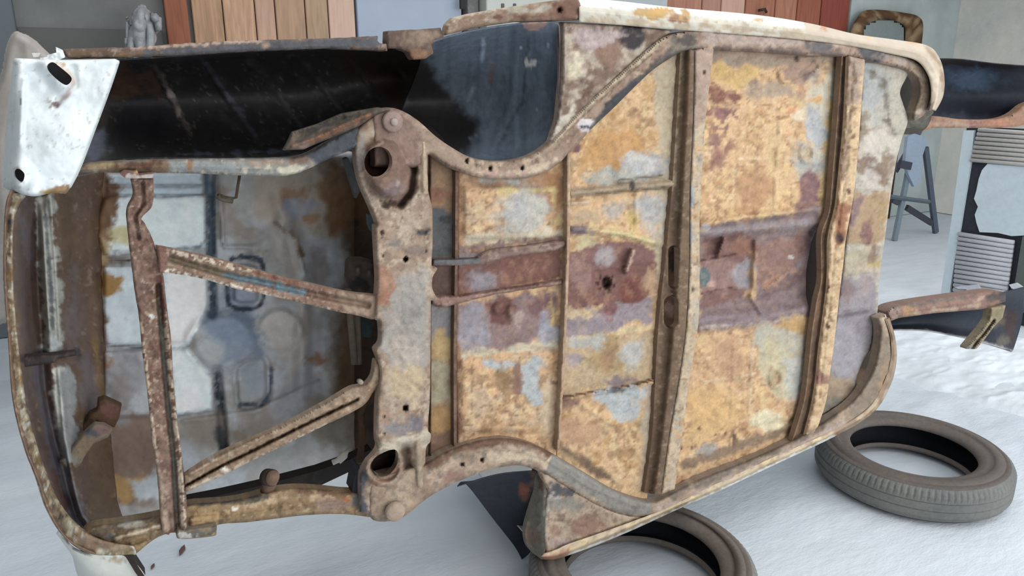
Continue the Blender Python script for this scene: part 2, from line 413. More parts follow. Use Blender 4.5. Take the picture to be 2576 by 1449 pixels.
# blue-grey sheet, post, pale cabinet panel
a, b = bx(893, 1153, BY-.06, BY-.001, 2.6); o = box('wall_sheet', a, b, None, mk('blue_grey_sheet', (160, 173, 190), rough=.6, bump=.2, scale=3, mott=.07), None)
tag(o, 'plain blue-grey sheet covering the wall right of the pale pine boards', 'sheet')
a, b = bx(1160, 1187, BY-.12, BY-.001, 2.6); r1 = empty('steel_post', (a[0], BY, 0), 'narrow grey steel post between blue-grey sheet and pale cupboard', 'post')
box('post_body', a, b, None, mk('post_paint', (96, 98, 100), bump=.2, hues=(9, (125, 122, 120))), r1)
p = WY(1166, 5, BY-.13); box('latch', p-[.03, .01, .05], p+[.01, .012, .05], (40, 38, 38), M_DUST, r1)
a, b = bx(1192, 1636, BY-.22, BY-.001, 2.3); r2 = empty('pale_cupboard', (a[0], BY, 0), 'tall pale grey-white metal cupboard behind the upturned body', 'cupboard')
xm = float(WY(1372, 20, BY)[0]); xn = float(WY(1438, 20, BY)[0])
mc = mk('cupboard_paint', (186, 190, 184), rough=.5, bump=.1, scale=5, mott=.04); mc2 = mk('cupboard_paint_blue', (165, 172, 176), rough=.5, bump=.1, scale=5, mott=.04)
box('cupboard_body', a, [xm, b[1], b[2]], None, mc, r2); box('cupboard_body', [xn, a[1], 0], b, None, mc2, r2)
box('dark_gap', [xm, a[1]+.1, 0], [xn, b[1], b[2]], (62, 58, 55), M_DUST, r2)
for q in (1265, 1295):
    p = WY(q, 16, BY-.225); box('slot_catch', p-[.012, .004, .02], p+[.012, .004, .02], (90, 88, 86), M_DUST, r2)
# right red-brown wooden door
r3 = empty('red_wooden_door', WY(1880, 120, BY)*[1, 1, 0], 'red-brown planked wooden door in the wall at right', 'door')
ed = [1650, 1752, 1800, 1860, 1935, 1990, 2050, 2122]
tn = [((150, 100, 82), (172, 124, 104)), ((152, 112, 96), (172, 130, 112)), ((176, 140, 122), (194, 158, 140)), ((138, 88, 68), (164, 108, 84)),
      ((146, 96, 74), (172, 120, 96)), ((130, 72, 54), (152, 90, 68)), ((118, 56, 44), (140, 70, 54))]
for i in range(7):
    a, b = bx(ed[i]+1, ed[i+1]-1, BY-.06, BY-.001, 2.4); box('door_plank', a, b, None, wood('redwood_%d' % i, *tn[i], 1, i*2.3), r3)
p = WY(1918, 27, BY-.09); V, F = tube([p+[-.05, 0, 0], p+[0, -.03, .012], p+[.05, 0, -.01]], .012); rawobj('door_handle', V, F, (60, 45, 38), M_DUST, r3)
# rusty rounded panel hanging on the grey wall by the right door
def hang():
    Y = BY-.14; out = S([(2132, 120), (2142, 72), (2160, 40), (2178, 26), (2220, 25), (2275, 32), (2308, 40), (2322, 58), (2320, 100), (2312, 160)], n=6)
    inn = S([(2172, 120), (2172, 80), (2178, 62), (2200, 52), (2230, 47), (2262, 56), (2276, 68), (2278, 90), (2276, 120), (2274, 160)], n=6)
    o_, i_ = resamp(np.c_[out, out[:, 0]*0], 50), resamp(np.c_[inn, inn[:, 0]*0], 50)
    rt = empty('rusty_seat_shell', WY(2225, 160, Y), 'rounded rusty-edged grey seat back standing against the wall at upper right', 'seat')
    rows = []
    for t, dy in ((0, .06), (0, 0), (.25, -.03), (.6, -.035), (1, 0), (1.02, .03)):
        q = o_*(1-t)+i_*t; rows.append(WY(q[:, 0], q[:, 1], Y+dy))
    G = np.array(rows); nr, nu = G.shape[:2]; V = G.reshape(-1, 3); k = np.arange(nr*nu).reshape(nr, nu)
    F = np.stack([k[:-1, :-1], k[:-1, 1:], k[1:, 1:], k[1:, :-1]], -1).reshape(-1, 4)
    def cf(V):
        f = fbm(V[:, 0]*100, V[:, 2]*100, 8, 5)[:, None]; return lin((92, 66, 44))*(1-sm(.45, .6, f)) + lin((150, 128, 100))*sm(.45, .6, f)
    rawobj('seat_rim', V, F, cf, M_RUST, rt)
    q = np.concatenate([i_, i_[::-1]*[1, 0, 1]+[0, 175, 0]]); 
    gx, gy = np.meshgrid(np.linspace(2168, 2284, 24), np.linspace(46, 175, 24)); kx = gx.ravel(); ky = gy.ravel()
    ins = inside(kx, ky, np.concatenate([inn, [(2274, 180), (2168, 180)]]))
    V = WY(kx, ky, Y+.02+.02*(~ins)); k = np.arange(24*24).reshape(24, 24)
    F = np.stack([k[:-1, :-1], k[:-1, 1:], k[1:, 1:], k[1:, :-1]], -1).reshape(-1, 4)
    F = [f for f in F if ins[f].all()]
    rawobj('seat_panel', V, F, (128, 138, 138), M_DUST, rt)
    V, F = tube([WY(2298, 60, Y+.05), WY(2298, 60, Y+.05)*[1, 1, 0]], .02); rawobj('leg', V, F, (80, 66, 52), M_DUST, rt)
    V, F = tube([WY(2152, 90, Y+.05), WY(2152, 90, Y+.05)*[1, 1, 0]], .02); rawobj('leg', V, F, (80, 66, 52), M_DUST, rt)
hang()
# crumpled plastic sheet on the left wall
def crumple(name, outline, Y, amp, c, label, cat, mat, seed, step=3, ns=40):
    P = np.asarray(S(outline, True, 4))
    x0, y0 = P.min(0); x1, y1 = P.max(0); nx = int((x1-x0)/step)+2; ny = int((y1-y0)/step)+2
    gx, gy = np.meshgrid(np.linspace(x0, x1, nx), np.linspace(y0, y1, ny)); x, y = gx.ravel(), gy.ravel()
    d = psdf(x, y, P); k = np.arange(nx*ny).reshape(ny, nx)
    F = np.stack([k[:-1, :-1], k[:-1, 1:], k[1:, 1:], k[1:, :-1]], -1).reshape(-1, 4)
    F = F[(d[F] < step).all(1)]
    use, inv = np.unique(F, return_inverse=True); F = inv.reshape(F.shape)
    xx, yy = x[use], y[use]; rr = 1-np.abs(fbm(xx*1.6, yy*.5, ns, seed, 3)-.5)*2
    V = WY(xx, yy, Y - amp*rr - amp*.5*sm(0, -14, d[use]))
    V[:, 2] = np.maximum(V[:, 2], .012)
    o = rawobj(name, V, F, c, mat, None)
    s = o.modifiers.new('thickness', 'SOLIDIFY'); s.thickness = .012
    return tag(o, label, cat)
M_PL = mk('crumpled_plastic', rough=.35, bump=.8, scale=14, mott=.1, bdist=.02)
crumple('plastic_sheet', [(345, 22), (362, 15), (372, 30), (398, 40), (402, 70), (392, 88), (390, 108), (384, 790), (320, 790), (316, 100), (328, 70), (336, 45)], BY-.16, .16, (168, 172, 176),
        'crumpled grey-white plastic sheet propped left of the red-brown door frame', 'plastic sheet', M_PL, 5)
crumple('leaning_cover', [(-260, 820), (-200, 500), (-60, 330), (5, 200), (22, 120), (42, 84), (70, 95), (105, 122), (150, 180), (190, 320), (180, 760), (60, 800)], BY-1.3, .12, (168, 162, 156),
        'pale dust-covered curved panel standing behind the white nose corner at left', 'panel', M_DUST, 8, step=3, ns=260)

# ------------------------------------------------------------------ tyres
def tyre(cx, cy, R, Rin, Wd, label, tilt=(0, 0)):
    c = WZ(cx, cy, Wd*.5); rt = empty('tyre', (c[0], c[1], 0), label, 'tyre', None)
    def rev(prof, n=160, tread=False):
        V = []; F = []
        for i, (r, z) in enumerate(prof):
            for k in range(n):
                a = 2*math.pi*k/n; rr = r
                V.append((c[0]+rr*math.cos(a), c[1]+rr*math.sin(a), z))
        m = len(prof)
        for i in range(m-1):
            for k in range(n): F.append((i*n+k, i*n+(k+1) % n, (i+1)*n+(k+1) % n, (i+1)*n+k))
        return V, F
    def dusty(top, side):
        def f(V):
            g = fbm(V[:, 0]*100, V[:, 1]*100, 22, 6)[:, None]; return lin(top)*(1-g*.9) + lin(side)*g*.9
        return f
    s = Wd; h = s/2
    # tread band with sipes at both shoulders
    prof = [(R-.022, .012), (R-.008, .022), (R, .038), (R+.001, h-.02), (R-.003, h-.016), (R+.001, h-.012), (R+.001, h+.012), (R-.003, h+.016), (R+.001, h+.02), (R, s-.038), (R-.008, s-.022), (R-.022, s-.012)]
    n = 300; V, F = rev(prof, n); V = [list(v) for v in V]
    for i in (9, 10):
        for k in range(n):
            if k % 3 == 0:
                v = V[i*n+k]; f = 1-.0035/R; v[0] = c[0]+(v[0]-c[0])*f; v[1] = c[1]+(v[1]-c[1])*f
    rawobj('tread', V, F, dusty((92, 95, 95), (124, 124, 118)), M_RUB, rt, smooth=False)
    for sgn in (0, 1):
        z = (lambda t: s-t) if sgn else (lambda t: t)
        pr = [(R-.020, z(.012)), (R-.035, z(.006)), (R-.037, z(.008)), (R-.04, z(.005)), (R-.07, z(-.001)), (Rin+.05, z(.004)), (Rin+.045, z(.008)), (Rin+.03, z(.006)), (Rin+.012, z(.014)), (Rin, z(.022)), (Rin, z(.034)), (Rin+.01, z(.038))]
        V, F = rev(pr, 120); rawobj('sidewall', V, F, dusty((84, 79, 76), (112, 104, 98)), M_RUB, rt)
    pr = [(Rin+.01, .036), (Rin+.05, .02), (R-.05, .018), (R-.022, .045), (R-.016, h), (R-.022, s-.045), (R-.05, s-.018), (Rin+.05, s-.02), (Rin+.01, s-.036)]
    V, F = rev(pr, 120); rawobj('inner_liner', V, F, (26, 30, 38), M_RUB, rt)
    return rt
tyre(2290, 1160, .350, .225, .155, 'worn black tyre lying flat on the white floor at right, farther one')
tyre(1612, 1440, .345, .235, .145, 'worn black tyre lying flat under the sill, nearer one at bottom edge')

def flake(px, py, dx, dy, label):
    c = WZ(px, py, .004); d = WZ(px+dx, py+dy, .004); s = np.array([-(d-c)[1], (d-c)[0], 0])*.28
    ring = [c-(d-c), c-(d-c)*.3+s, c+(d-c)*.5+s*.8, d, c+(d-c)*.4-s, c-(d-c)*.5-s*.7]
    V = [q*[1, 1, 0] for q in ring] + [q*[.97, .97, 0]+c*[.03, .03, 0]+[0, 0, .007] for q in ring]
    F = [tuple(range(6))[::-1], tuple(range(6, 12))] + [(i, (i+1) % 6, 6+(i+1) % 6, 6+i) for i in range(6)]
    tag(rawobj('rust_flake', V, F, (96, 74, 66), M_DUST, None, smooth=False), label, 'flake')
flake(458, 1383, 7, -12, 'small dark rust flake lying on the white floor below the cross tube end')
flake(384, 1424, 5, -6, 'tiny grey rust flake on the floor beside the white lower nose corner')
# ------------------------------------------------------------------ stepladder behind the tail
def ladder():
    f = WZ(2250, 605, 0); g = WZ(2354, 586, 0); Ya, Yb = float(f[1]), float(g[1])
    rt = empty('stepladder', (float(g[0]), Yb, 0), 'blue-grey folding steel stepladder standing on the floor behind the tail', 'stepladder')
    def st(name, p, q, Yp, Yq, wd, c, th=.03):
        V, F = bar(WY(*p, Yp), WY(*q, Yq), wd, th, (1, 0, 0)); rawobj(name, V, F, c, M_DUST, rt, smooth=False)
    Yt = (Ya+Yb)/2
    st('leg', (2286, 425), (2250, 605), Yt, Ya, .055, (118, 134, 144))
    st('leg', (2316, 325), (2252, 432), Yt, Yt+.1, .05, (92, 96, 110))
    st('leg', (2328, 372), (2354, 586), Yt, Yb, .06, (82, 92, 106))
    st('brace', (2240, 495), (2338, 508), Yt, Yb-.1, .03, (92, 104, 114))
    st('brace', (2246, 500), (2262, 508), Yt, Yt, .07, (66, 70, 80))
    st('brace', (2281, 522), (2345, 562), Yt, Yb, .055, (62, 62, 72))
    o = [(2298, 335), (2330, 345), (2331, 362), (2320, 395), (2317, 455), (2300, 470), (2286, 440), (2276, 412), (2284, 345)]
    for dy in (0,):
        P = WY(np.array([q[0] for q in o]), np.array([q[1] for q in o]), Yt-.05); n = len(P)
        V = list(P) + list(P+[0, .03, 0]); F = [tuple(range(n)), tuple(range(2*n-1, n-1, -1))] + [(i, n+i, n+(i+1) % n, (i+1) % n) for i in range(n)]
        rawobj('platform', V, F, (150, 166, 184), M_DUST, rt, smooth=False)
    st('brace', (2262, 412), (2290, 418), Yt-.06, Yt-.06, .07, (62, 64, 76))
ladder()

# ------------------------------------------------------------------ louvred panel at the right edge
def louvre():
    Xp = float(WZ(2372, 768, 0)[0]); y0 = WX(2365, 756, Xp)
    rt = empty('louvred_panel', (Xp, float(y0[1])-.5, 0), 'tall white-framed dark panel with ribbed grilles standing at the right edge', 'panel')
    def quad(name, pts, X0, th, c, mat=M_DUST, floorit=False):
        P = np.array([WX(p[0], p[1], X0) for p in pts]); 
        if floorit: P[np.argsort(P[:, 2])[:2], 2] = 0
        n = len(P); V = list(P)+list(P+[th, 0, 0]); F = [tuple(range(n)), tuple(range(2*n-1, n-1, -1))] + [(i, n+i, n+(i+1) % n, (i+1) % n) for i in range(n)]
        return rawobj(name, V, F, c, mat, rt, smooth=False)
    quad('backing_board', [(2432, 318), (2700, 330), (2690, 830), (2378, 800)], Xp+.02, .03, (44, 47, 54), M_DARK)
    quad('side_rail', [(2424, 328), (2450, 328), (2446, 380), (2412, 590), (2386, 752), (2362, 768), (2372, 700), (2398, 520)], Xp, .05, (186, 200, 206), M_PAINT)
    quad('white_plate', [(2484, 412), (2640, 424), (2620, 590), (2545, 594), (2510, 586), (2464, 584), (2456, 560), (2452, 540), (2460, 520), (2450, 500), (2456, 480), (2462, 450), (2470, 428)], Xp+.005, .02, (190, 204, 210), M_PAINT)
    quad('side_post', [(2572, 595), (2600, 600), (2590, 800), (2545, 760)], Xp-.01, .04, (88, 94, 92), M_DUST)
    def ribs(a, b, c_, d, n, col_):
        for k in range(n):
            t = k/(n-1); p = np.array(a)*(1-t)+np.array(b)*t; q = np.array(d)*(1-t)+np.array(c_)*t
            A, B = WX(*p, Xp), WX(*q, Xp); r = np.linalg.norm(WX(*(np.array(b)-a)/(n-1)+p, Xp)-A)*.46
            V, F = tube([A, A*.99+B*.01, B*.99+A*.01, B], [r*.3, r, r, r*.3], 10); rawobj('rib', V, F, col_, M_DUST, rt)
    ribs((2460, 326), (2440, 402), (2660, 420), (2670, 340), 8, (170, 168, 164))
    ribs((2410, 588), (2398, 728), (2533, 748), (2552, 610), 13, (176, 178, 184))
    quad('backing_plate', [(2408, 590), (2552, 606), (2534, 742), (2400, 722)], Xp+.008, .01, (120, 120, 126))
    quad('torn_flap', [(2400, 722), (2460, 715), (2470, 735), (2478, 748), (2440, 745), (2424, 736), (2432, 728), (2410, 727)], Xp-.02, .02, (184, 190, 196))
    quad('torn_flap', [(2538, 716), (2555, 712), (2570, 722), (2562, 730), (2545, 726)], Xp-.03, .02, (196, 200, 204))
louvre()

# ================================================================== THE UPTURNED CAR BODY
car = empty('car_body', (1.0, PY+.4, 0.0), 'stripped rusty car body lying on its side, underside facing the camera', 'car body')
# ---- colours seen on the metal
OCH = (200, 156, 112); OCH2 = (209, 168, 122); TAN = (182, 158, 130); GRY = (174, 171, 162); GRB = (170, 169, 166); BRN = (122, 98, 82)
DBR = (78, 62, 54); PUR = (112, 84, 82); LIL = (134, 124, 128); RED = (122, 80, 70); PNK = (158, 140, 132); PALE = (196, 180, 160); CHA = (72, 72, 74); WHI = (206, 212, 214)
e = lambda *a, **k: ('e',)+a+((k,) if k else ())
p = lambda *a, **k: ('p',)+a+((k,) if k else ())
l = lambda *a, **k: ('l',)+a+((k,) if k else ())
nz = lambda *a, **k: ('n',)+a+((k,) if k else ())

# ---- bonnet seen through the engine bay (deep)
WH = .60
hood = [(232, 400), (420, 398), (930, 380), (935, 1150), (880, 1166), (800, 1186), (656, 1226), (470, 1262), (300, 1330), (200, 1340)]
rr_ = lambda x0, y0, x1, y1, r=22: S([(x0+r, y0), (x1-r, y0), (x1, y0+r), (x1, y1-r), (x1-r, y1), (x0+r, y1), (x0, y1-r), (x0, y0+r)], True, 4)
hood_rel = relief([
    p(S([(400, 498), (505, 492), (516, 500), (519, 560), (516, 615), (505, 622), (385, 632), (262, 640), (262, 500)], True, 3), .012, s=5) ,
    p([(262, 668), (410, 668), (525, 670), (528, 760), (500, 810), (470, 860), (262, 870)], .012, s=5),
    p([(262, 885), (420, 880), (470, 878), (512, 930), (533, 950), (535, 1030), (440, 1045), (300, 1048), (262, 1040)], .012, s=5),
    p([(270, 440), (500, 436), (508, 450), (505, 462), (270, 464)], .008, s=4), p([(270, 472), (505, 470), (510, 480), (505, 488), (270, 490)], .006, s=4),
    ('r', [(528, 430), (530, 600), (534, 790)], 22, -.022, {'s': 6}), ('r', [(545, 930), (556, 1030), (562, 1120)], 20, -.022, {'s': 6}),
    ('r', [(553, 430), (560, 600), (566, 622), (640, 622)], 7, .014, {'s': 3}),
    ('r', [(262, 655), (325, 655)], 5, -.014, {'s': 3}), ('r', [(262, 868), (360, 876)], 5, -.014, {'s': 3}),
    p(rr_(574, 648, 662, 775), -.012, s=6), p(rr_(590, 668, 648, 758, 12), .016, s=5),
    p(S([(590, 920), (670, 895), (684, 950), (682, 1000), (660, 1024), (600, 1026), (588, 980)], True, 3), -.010, s=6),
    p(S([(600, 925), (660, 902), (668, 950), (668, 990), (650, 1008), (606, 1014), (600, 980)], True, 3), .012, s=4),
    ('e', 565, 860, 88, 72, .02, {'s': 18}), ('r', [(650, 640), (720, 560), (760, 650), (770, 740)], 40, .012, {'s': 18}),
    ('r', [(700, 560), (745, 600), (765, 690)], 9, .010, {'s': 5}), ('e', 705, 830, 55, 52, .012, {'s': 10}),
    ('r', [(760, 1000), (762, 780), (700, 500)], 30, .012, {'s': 16}), ('r', [(460, 1060), (640, 1035), (800, 960)], 6, .008, {'s': 6}),
], .006, 60)
_hr = hood_rel
hood_rel = lambda x, y: 2.2*_hr(x, y)
hood_p = paint((150, 154, 158), [  # dark paint streaks, with groove shade painted in to deepen the pressings
    nz(90, .56, (128, 126, 122)), p([(262, 500), (516, 495), (519, 620), (262, 640)], (186, 196, 200), s=5, w=4), p([(262, 668), (410, 668), (528, 670), (528, 760), (470, 870), (262, 870)], (172, 182, 188), s=5, w=4),
    p([(420, 668), (526, 670), (528, 760), (475, 860), (420, 868)], (204, 212, 216), s=8, w=8), p([(430, 880), (470, 878), (533, 950), (535, 1030), (440, 1045)], (192, 201, 206), s=7, w=5),
    p([(270, 438), (505, 436), (508, 462), (270, 464)], (160, 172, 180), s=4, w=3), p([(270, 472), (508, 470), (508, 488), (270, 490)], (160, 172, 180), s=4, w=3), l([(262, 468), (512, 466)], 4, (104, 116, 126), s=3, w=2), l([(262, 494), (510, 490)], 4, (100, 112, 122), s=3, w=2), p([(262, 884), (420, 880), (440, 1046), (300, 1050), (262, 1040)], (150, 154, 158), s=7, w=8), l([(262, 634), (385, 630), (505, 620), (518, 600), (520, 520)], 5, (112, 122, 130), s=4, w=3), l([(300, 1052), (440, 1048), (540, 1034)], 5, (108, 118, 126), s=4, w=3), e(300, 590, 60, 20, (170, 165, 130)),
    l([(530, 480), (531, 640), (536, 790)], 17, (66, 78, 90), s=4, w=5), l([(545, 940), (556, 1030), (562, 1100)], 16, (52, 60, 70), s=4, w=5), l([(512, 430), (528, 480)], 14, (92, 106, 120)),
    e(570, 860, 86, 68, (112, 122, 136), s=16), e(590, 820, 70, 40, (104, 116, 132), s=12, w=14), e(525, 880, 40, 45, (146, 150, 152), s=14), p([(545, 780), (640, 790), (650, 720), (575, 700)], (124, 132, 144), s=8),
    l(rr_(574, 648, 662, 775).tolist()+[rr_(574, 648, 662, 775)[0].tolist()], 11, (58, 66, 76), s=4, w=5),
    l([(604, 1018), (660, 1018), (680, 985), (682, 930)], 10, (58, 68, 80), s=4, w=4), e(635, 960, 34, 44, (128, 134, 140)),
    nz(70, .62, (112, 98, 84), o=.5), p([(660, 430), (880, 400), (880, 620), (800, 640), (720, 560), (650, 560)], (142, 134, 124), s=20, w=40),
    e(705, 830, 58, 50, (160, 156, 152), s=10), p([(680, 560), (750, 600), (775, 760), (770, 1000), (720, 1000), (740, 760), (690, 620)], (148, 144, 140), s=12, w=22),
    l([(690, 560), (735, 590), (760, 640)], 10, (108, 94, 78), s=5), e(735, 490, 40, 30, (132, 106, 82), s=10, w=24), e(750, 520, 34, 26, (128, 130, 140), s=10), e(785, 550, 22, 14, (140, 108, 84)),
    p([(820, 400), (935, 390), (935, 1180), (850, 1170), (840, 900), (855, 640)], (84, 62, 42), s=34, w=40), e(850, 520, 40, 60, (110, 78, 46), s=20, w=30), e(800, 700, 30, 90, (126, 122, 122), s=16), e(790, 860, 26, 44, (138, 136, 140), s=12), e(795, 905, 30, 16, (120, 92, 74)),
    e(760, 1000, 60, 60, (128, 128, 132), s=16, w=30), e(820, 1060, 60, 70, (108, 102, 92), s=20, w=30), e(700, 1150, 120, 40, (140, 140, 138), s=20, w=30), e(560, 1090, 120, 34, (118, 112, 104), s=20, w=30), l([(555, 1090), (560, 1140)], 26, (70, 72, 76), s=8),
    e(600, 1100, 24, 18, (110, 100, 90)), p([(262, 1060), (420, 1040), (430, 1240), (280, 1300), (250, 1200)], (108, 92, 82), s=16, w=24),
    p([(280, 1190), (380, 1200), (395, 1230), (340, 1260), (325, 1270), (300, 1260)], (150, 116, 66), s=8, w=20), p([(330, 1215), (410, 1170), (410, 1250), (350, 1262)], (150, 156, 160), s=10, w=16),
    e(300, 940, 60, 60, (128, 128, 132), s=16, w=30), e(300, 1000, 30, 50, (116, 112, 112), s=14, w=20),
    l([(262, 655), (330, 656)], 5, (90, 84, 80), s=2, w=2), l([(262, 866), (360, 876)], 5, (96, 96, 98), s=2, w=2),
    e(690, 1200, 20, 8, (190, 190, 186)), p([(195, 400), (262, 430), (270, 560), (300, 600), (262, 660), (262, 700), (290, 730), (250, 740), (262, 900), (270, 1200), (180, 1300)], (118, 84, 54), s=10, w=26),
    e(262, 545, 30, 64, (104, 74, 48), s=8, w=30), e(280, 480, 30, 30, (96, 68, 46), s=10, w=24), e(262, 640, 14, 40, (150, 128, 88), s=6, w=14), e(265, 715, 30, 22, (140, 104, 50), s=7, w=20), l([(232, 560), (236, 700)], 12, (176, 164, 138), s=5, w=8), e(225, 860, 32, 80, (112, 98, 98), s=12, w=20),
], var=.10, vs=40, gain=1.65)
plate('bonnet', hood, WH, .02, 5, rnd=(14, .02), rel=hood_rel, pf=hood_p, mat=M_SHEET, parent=car)
# hinge gear and pipes in the dark gap between bonnet and cross member
fw = loft('bulkhead', [[(1085, 380, .04), (1085, 700, .04), (1085, 1170, .04)], [(978, 372, .3), (978, 700, .3), (978, 1170, .3)], [(872, 372, .68), (872, 700, .68), (872, 1170, .68)]],
     nu=120, nv=14, pf=paint((70, 55, 42), [nz(40, .5, (40, 34, 30)), nz(30, .58, (96, 66, 44)), e(905, 500, 40, 60, (104, 68, 40), s=20, w=30), e(900, 1090, 30, 50, (86, 62, 44), s=14, w=20)]), mat=M_RUST, parent=car)
plate('hinge_plate', [(876, 660), (884, 652), (915, 650), (940, 658), (944, 735), (908, 740), (885, 728), (874, 700)], .28, .03, 3, rnd=(6, .01),
      rel=relief([e(901, 680, 7, 10, .012, s=3), e(929, 686, 6, 9, .012, s=3)]), pf=paint((88, 78, 70), [e(901, 680, 6, 8, (120, 104, 92), w=0), e(929, 686, 5, 8, (120, 104, 92), w=0), e(905, 715, 26, 16, (52, 48, 46))]), parent=car)
def ctube(name, pts, r, c, mat=None, n=10, par=None):
    P = [C(q[0], q[1], q[2]) for q in pts]; V, F = tube(P, r, n); return rawobj(name, V, F, c, mat or M_RUST, par or car, var=.25)
ctube('gear_rod', [(878, 725, .3), (882, 800, .3), (892, 915, .3)], .010, (120, 108, 96)); ctube('gear_rod', [(898, 790, .32), (902, 915, .32)], .010, (130, 118, 104))
plate('blue_box', [(906, 800), (936, 805), (936, 850), (908, 846)], .34, .03, 4, rnd=(4, .006), pf=paint((70, 82, 86)), parent=car)
plate('grey_clip', [(926, 540), (944, 545), (946, 590), (934, 582), (928, 565)], .30, .02, 3, pf=paint((100, 112, 118)), parent=car)
ctube('wire_hook', [(603, 440, .45), (598, 470, .44), (594, 497, .44), (580, 500, .44), (562, 495, .43), (548, 490, .44)], [.004]*6, (110, 100, 84))
ctube('wire_hook', [(548, 492, .44), (562, 500, .44), (586, 504, .44)], .009, (130, 124, 110))
ctube('chrome_clip', [(836, 1164, .3), (850, 1158, .3), (862, 1146, .3), (874, 1134, .3), (868, 1148, .3), (852, 1162, .3)], .008, (190, 186, 176), M_PAINT)
ctube('brake_pipe', [(905, 1165, .2), (912, 1090, .25), (908, 1040, .28), (925, 1000, .25)], .009, (84, 66, 52)); ctube('small_bolt', [(903, 958, .0), (908, 962, -.03)], .006, (150, 138, 124))

# ---- upper front wing: inside of the shell with diagonal swages
WB = [(120, .06), (128, .16), (150, .34), (215, .48), (290, .46), (345, .34), (380, .18), (398, .08)]
def wing_rows():
    rows = []
    top = [(185, 150), (300, 148), (450, 138), (600, 128), (800, 118), (950, 110), (1060, 105), (1115, 100)]
    bot = [(205, 415), (330, 402), (450, 400), (600, 400), (760, 390), (900, 330), (1000, 318), (1115, 372)]
    for t, w in ((0, .03), (.02, .16), (.10, .36), (.35, .52), (.62, .50), (.82, .36), (.95, .18), (1, .06)):
        rows.append([(a[0]*(1-t)+b[0]*t, a[1]*(1-t)+b[1]*t, w) for a, b in zip(top, bot)])
    return rows
dia = [[(385, 150), (425, 235), (480, 345)], [(505, 140), (560, 230), (640, 348)], [(625, 132), (690, 220), (755, 320)], [(745, 128), (800, 200), (860, 290)], [(850, 124), (910, 190), (960, 260)], [(950, 120), (1010, 190)]]
loft('upper_front_wing', wing_rows(), nu=190, nv=12, smooth_rows=True, mat=M_DARK, parent=car, rel=relief([('r', d, 8, .008, {'s': 6}) for d in dia]),
     pf=paint((38, 36, 38), [p([(290, 150), (400, 150), (430, 240), (360, 250), (290, 230)], (70, 54, 44), s=10, w=40), l([(290, 200), (390, 245)], 26, (84, 62, 52), s=8, w=12),
        l([(390, 160), (440, 260), (478, 340)], 9, (84, 78, 76), s=5, w=7), e(430, 235, 7, 12, (130, 122, 118), s=3, w=6), e(450, 285, 6, 9, (118, 110, 106), s=3, w=6), l([(510, 150), (570, 235), (640, 345)], 9, (68, 68, 78), s=5, w=6), l([(630, 150), (700, 240), (755, 320)], 9, (60, 58, 60), s=5, w=6), l([(750, 140), (810, 215), (860, 285)], 8, (56, 55, 56), s=5, w=6), l([(860, 135), (930, 235)], 7, (54, 52, 52), s=5, w=6), l([(960, 135), (1010, 200)], 7, (54, 52, 52), s=5, w=6),
        p([(820, 110), (1110, 90), (1110, 380), (1000, 330), (960, 250)], (46, 38, 34), s=30, w=30), nz(50, .62, (50, 48, 52)), p([(185, 150), (285, 150), (262, 330), (270, 420), (185, 420)], (60, 56, 54), s=10), e(235, 370, 32, 36, (96, 104, 116), s=12),
        e(355, 300, 90, 70, (30, 30, 34), s=20), l([(450, 392), (700, 385), (760, 372)], 6, (70, 76, 88), s=4), nz(8, .73, (90, 84, 80))], var=.14))
wfp = plate('wing_flange', [(150, 124), (180, 122), (330, 119), (480, 108), (600, 102), (760, 98), (880, 94), (951, 90), (950, 102), (955, 108), (972, 110), (975, 128), (830, 121), (640, 128), (470, 138), (330, 144), (170, 146)], .0, .05, 4, rnd=(7, .01),
      rel=relief([], .003, 14), pf=paint((100, 82, 70), [p([(340, 124), (620, 106), (950, 92), (950, 120), (620, 132), (360, 142)], (86, 86, 90), s=7, w=12), nz(22, .6, (140, 112, 92)), l([(330, 122), (600, 105), (660, 103)], 6, (176, 150, 132), s=3, w=4), e(667, 113, 9, 7, (176, 142, 116), w=2), e(200, 135, 30, 10, (110, 86, 66)), e(320, 138, 26, 9, (124, 94, 66)), nz(9, .66, (148, 134, 122))]), parent=car, jag=2)
plate('wing_bracket', [(974, 110), (974, 78), (1108, 70), (1112, 82), (1118, 92), (1094, 104), (1086, 112), (1090, 135), (1072, 148), (1040, 150), (1028, 132), (1004, 122), (975, 122)], .012, .03, 4, rnd=(5, .006), rel=relief([], .006, 22),
      pf=paint((98, 82, 74), [e(1050, 95, 44, 22, (134, 116, 102), s=8, w=20), e(1052, 138, 26, 12, (134, 98, 72)), nz(18, .6, (112, 96, 88))]), parent=car, jag=2)
plate('torn_tag', [(100, 146), (118, 143), (120, 138), (142, 132), (140, 118), (150, 122), (158, 126), (164, 144), (150, 150), (105, 152)], -.012, .012, 2.5, rel=relief([], .008, 12), pf=paint((206, 212, 214)), mat=M_PAINT, parent=wfp)
plate('torn_tag', [(80, 133), (102, 133), (98, 143), (84, 144)], -.01, .012, 2.5, pf=paint((180, 180, 176)), mat=M_PAINT, parent=wfp)
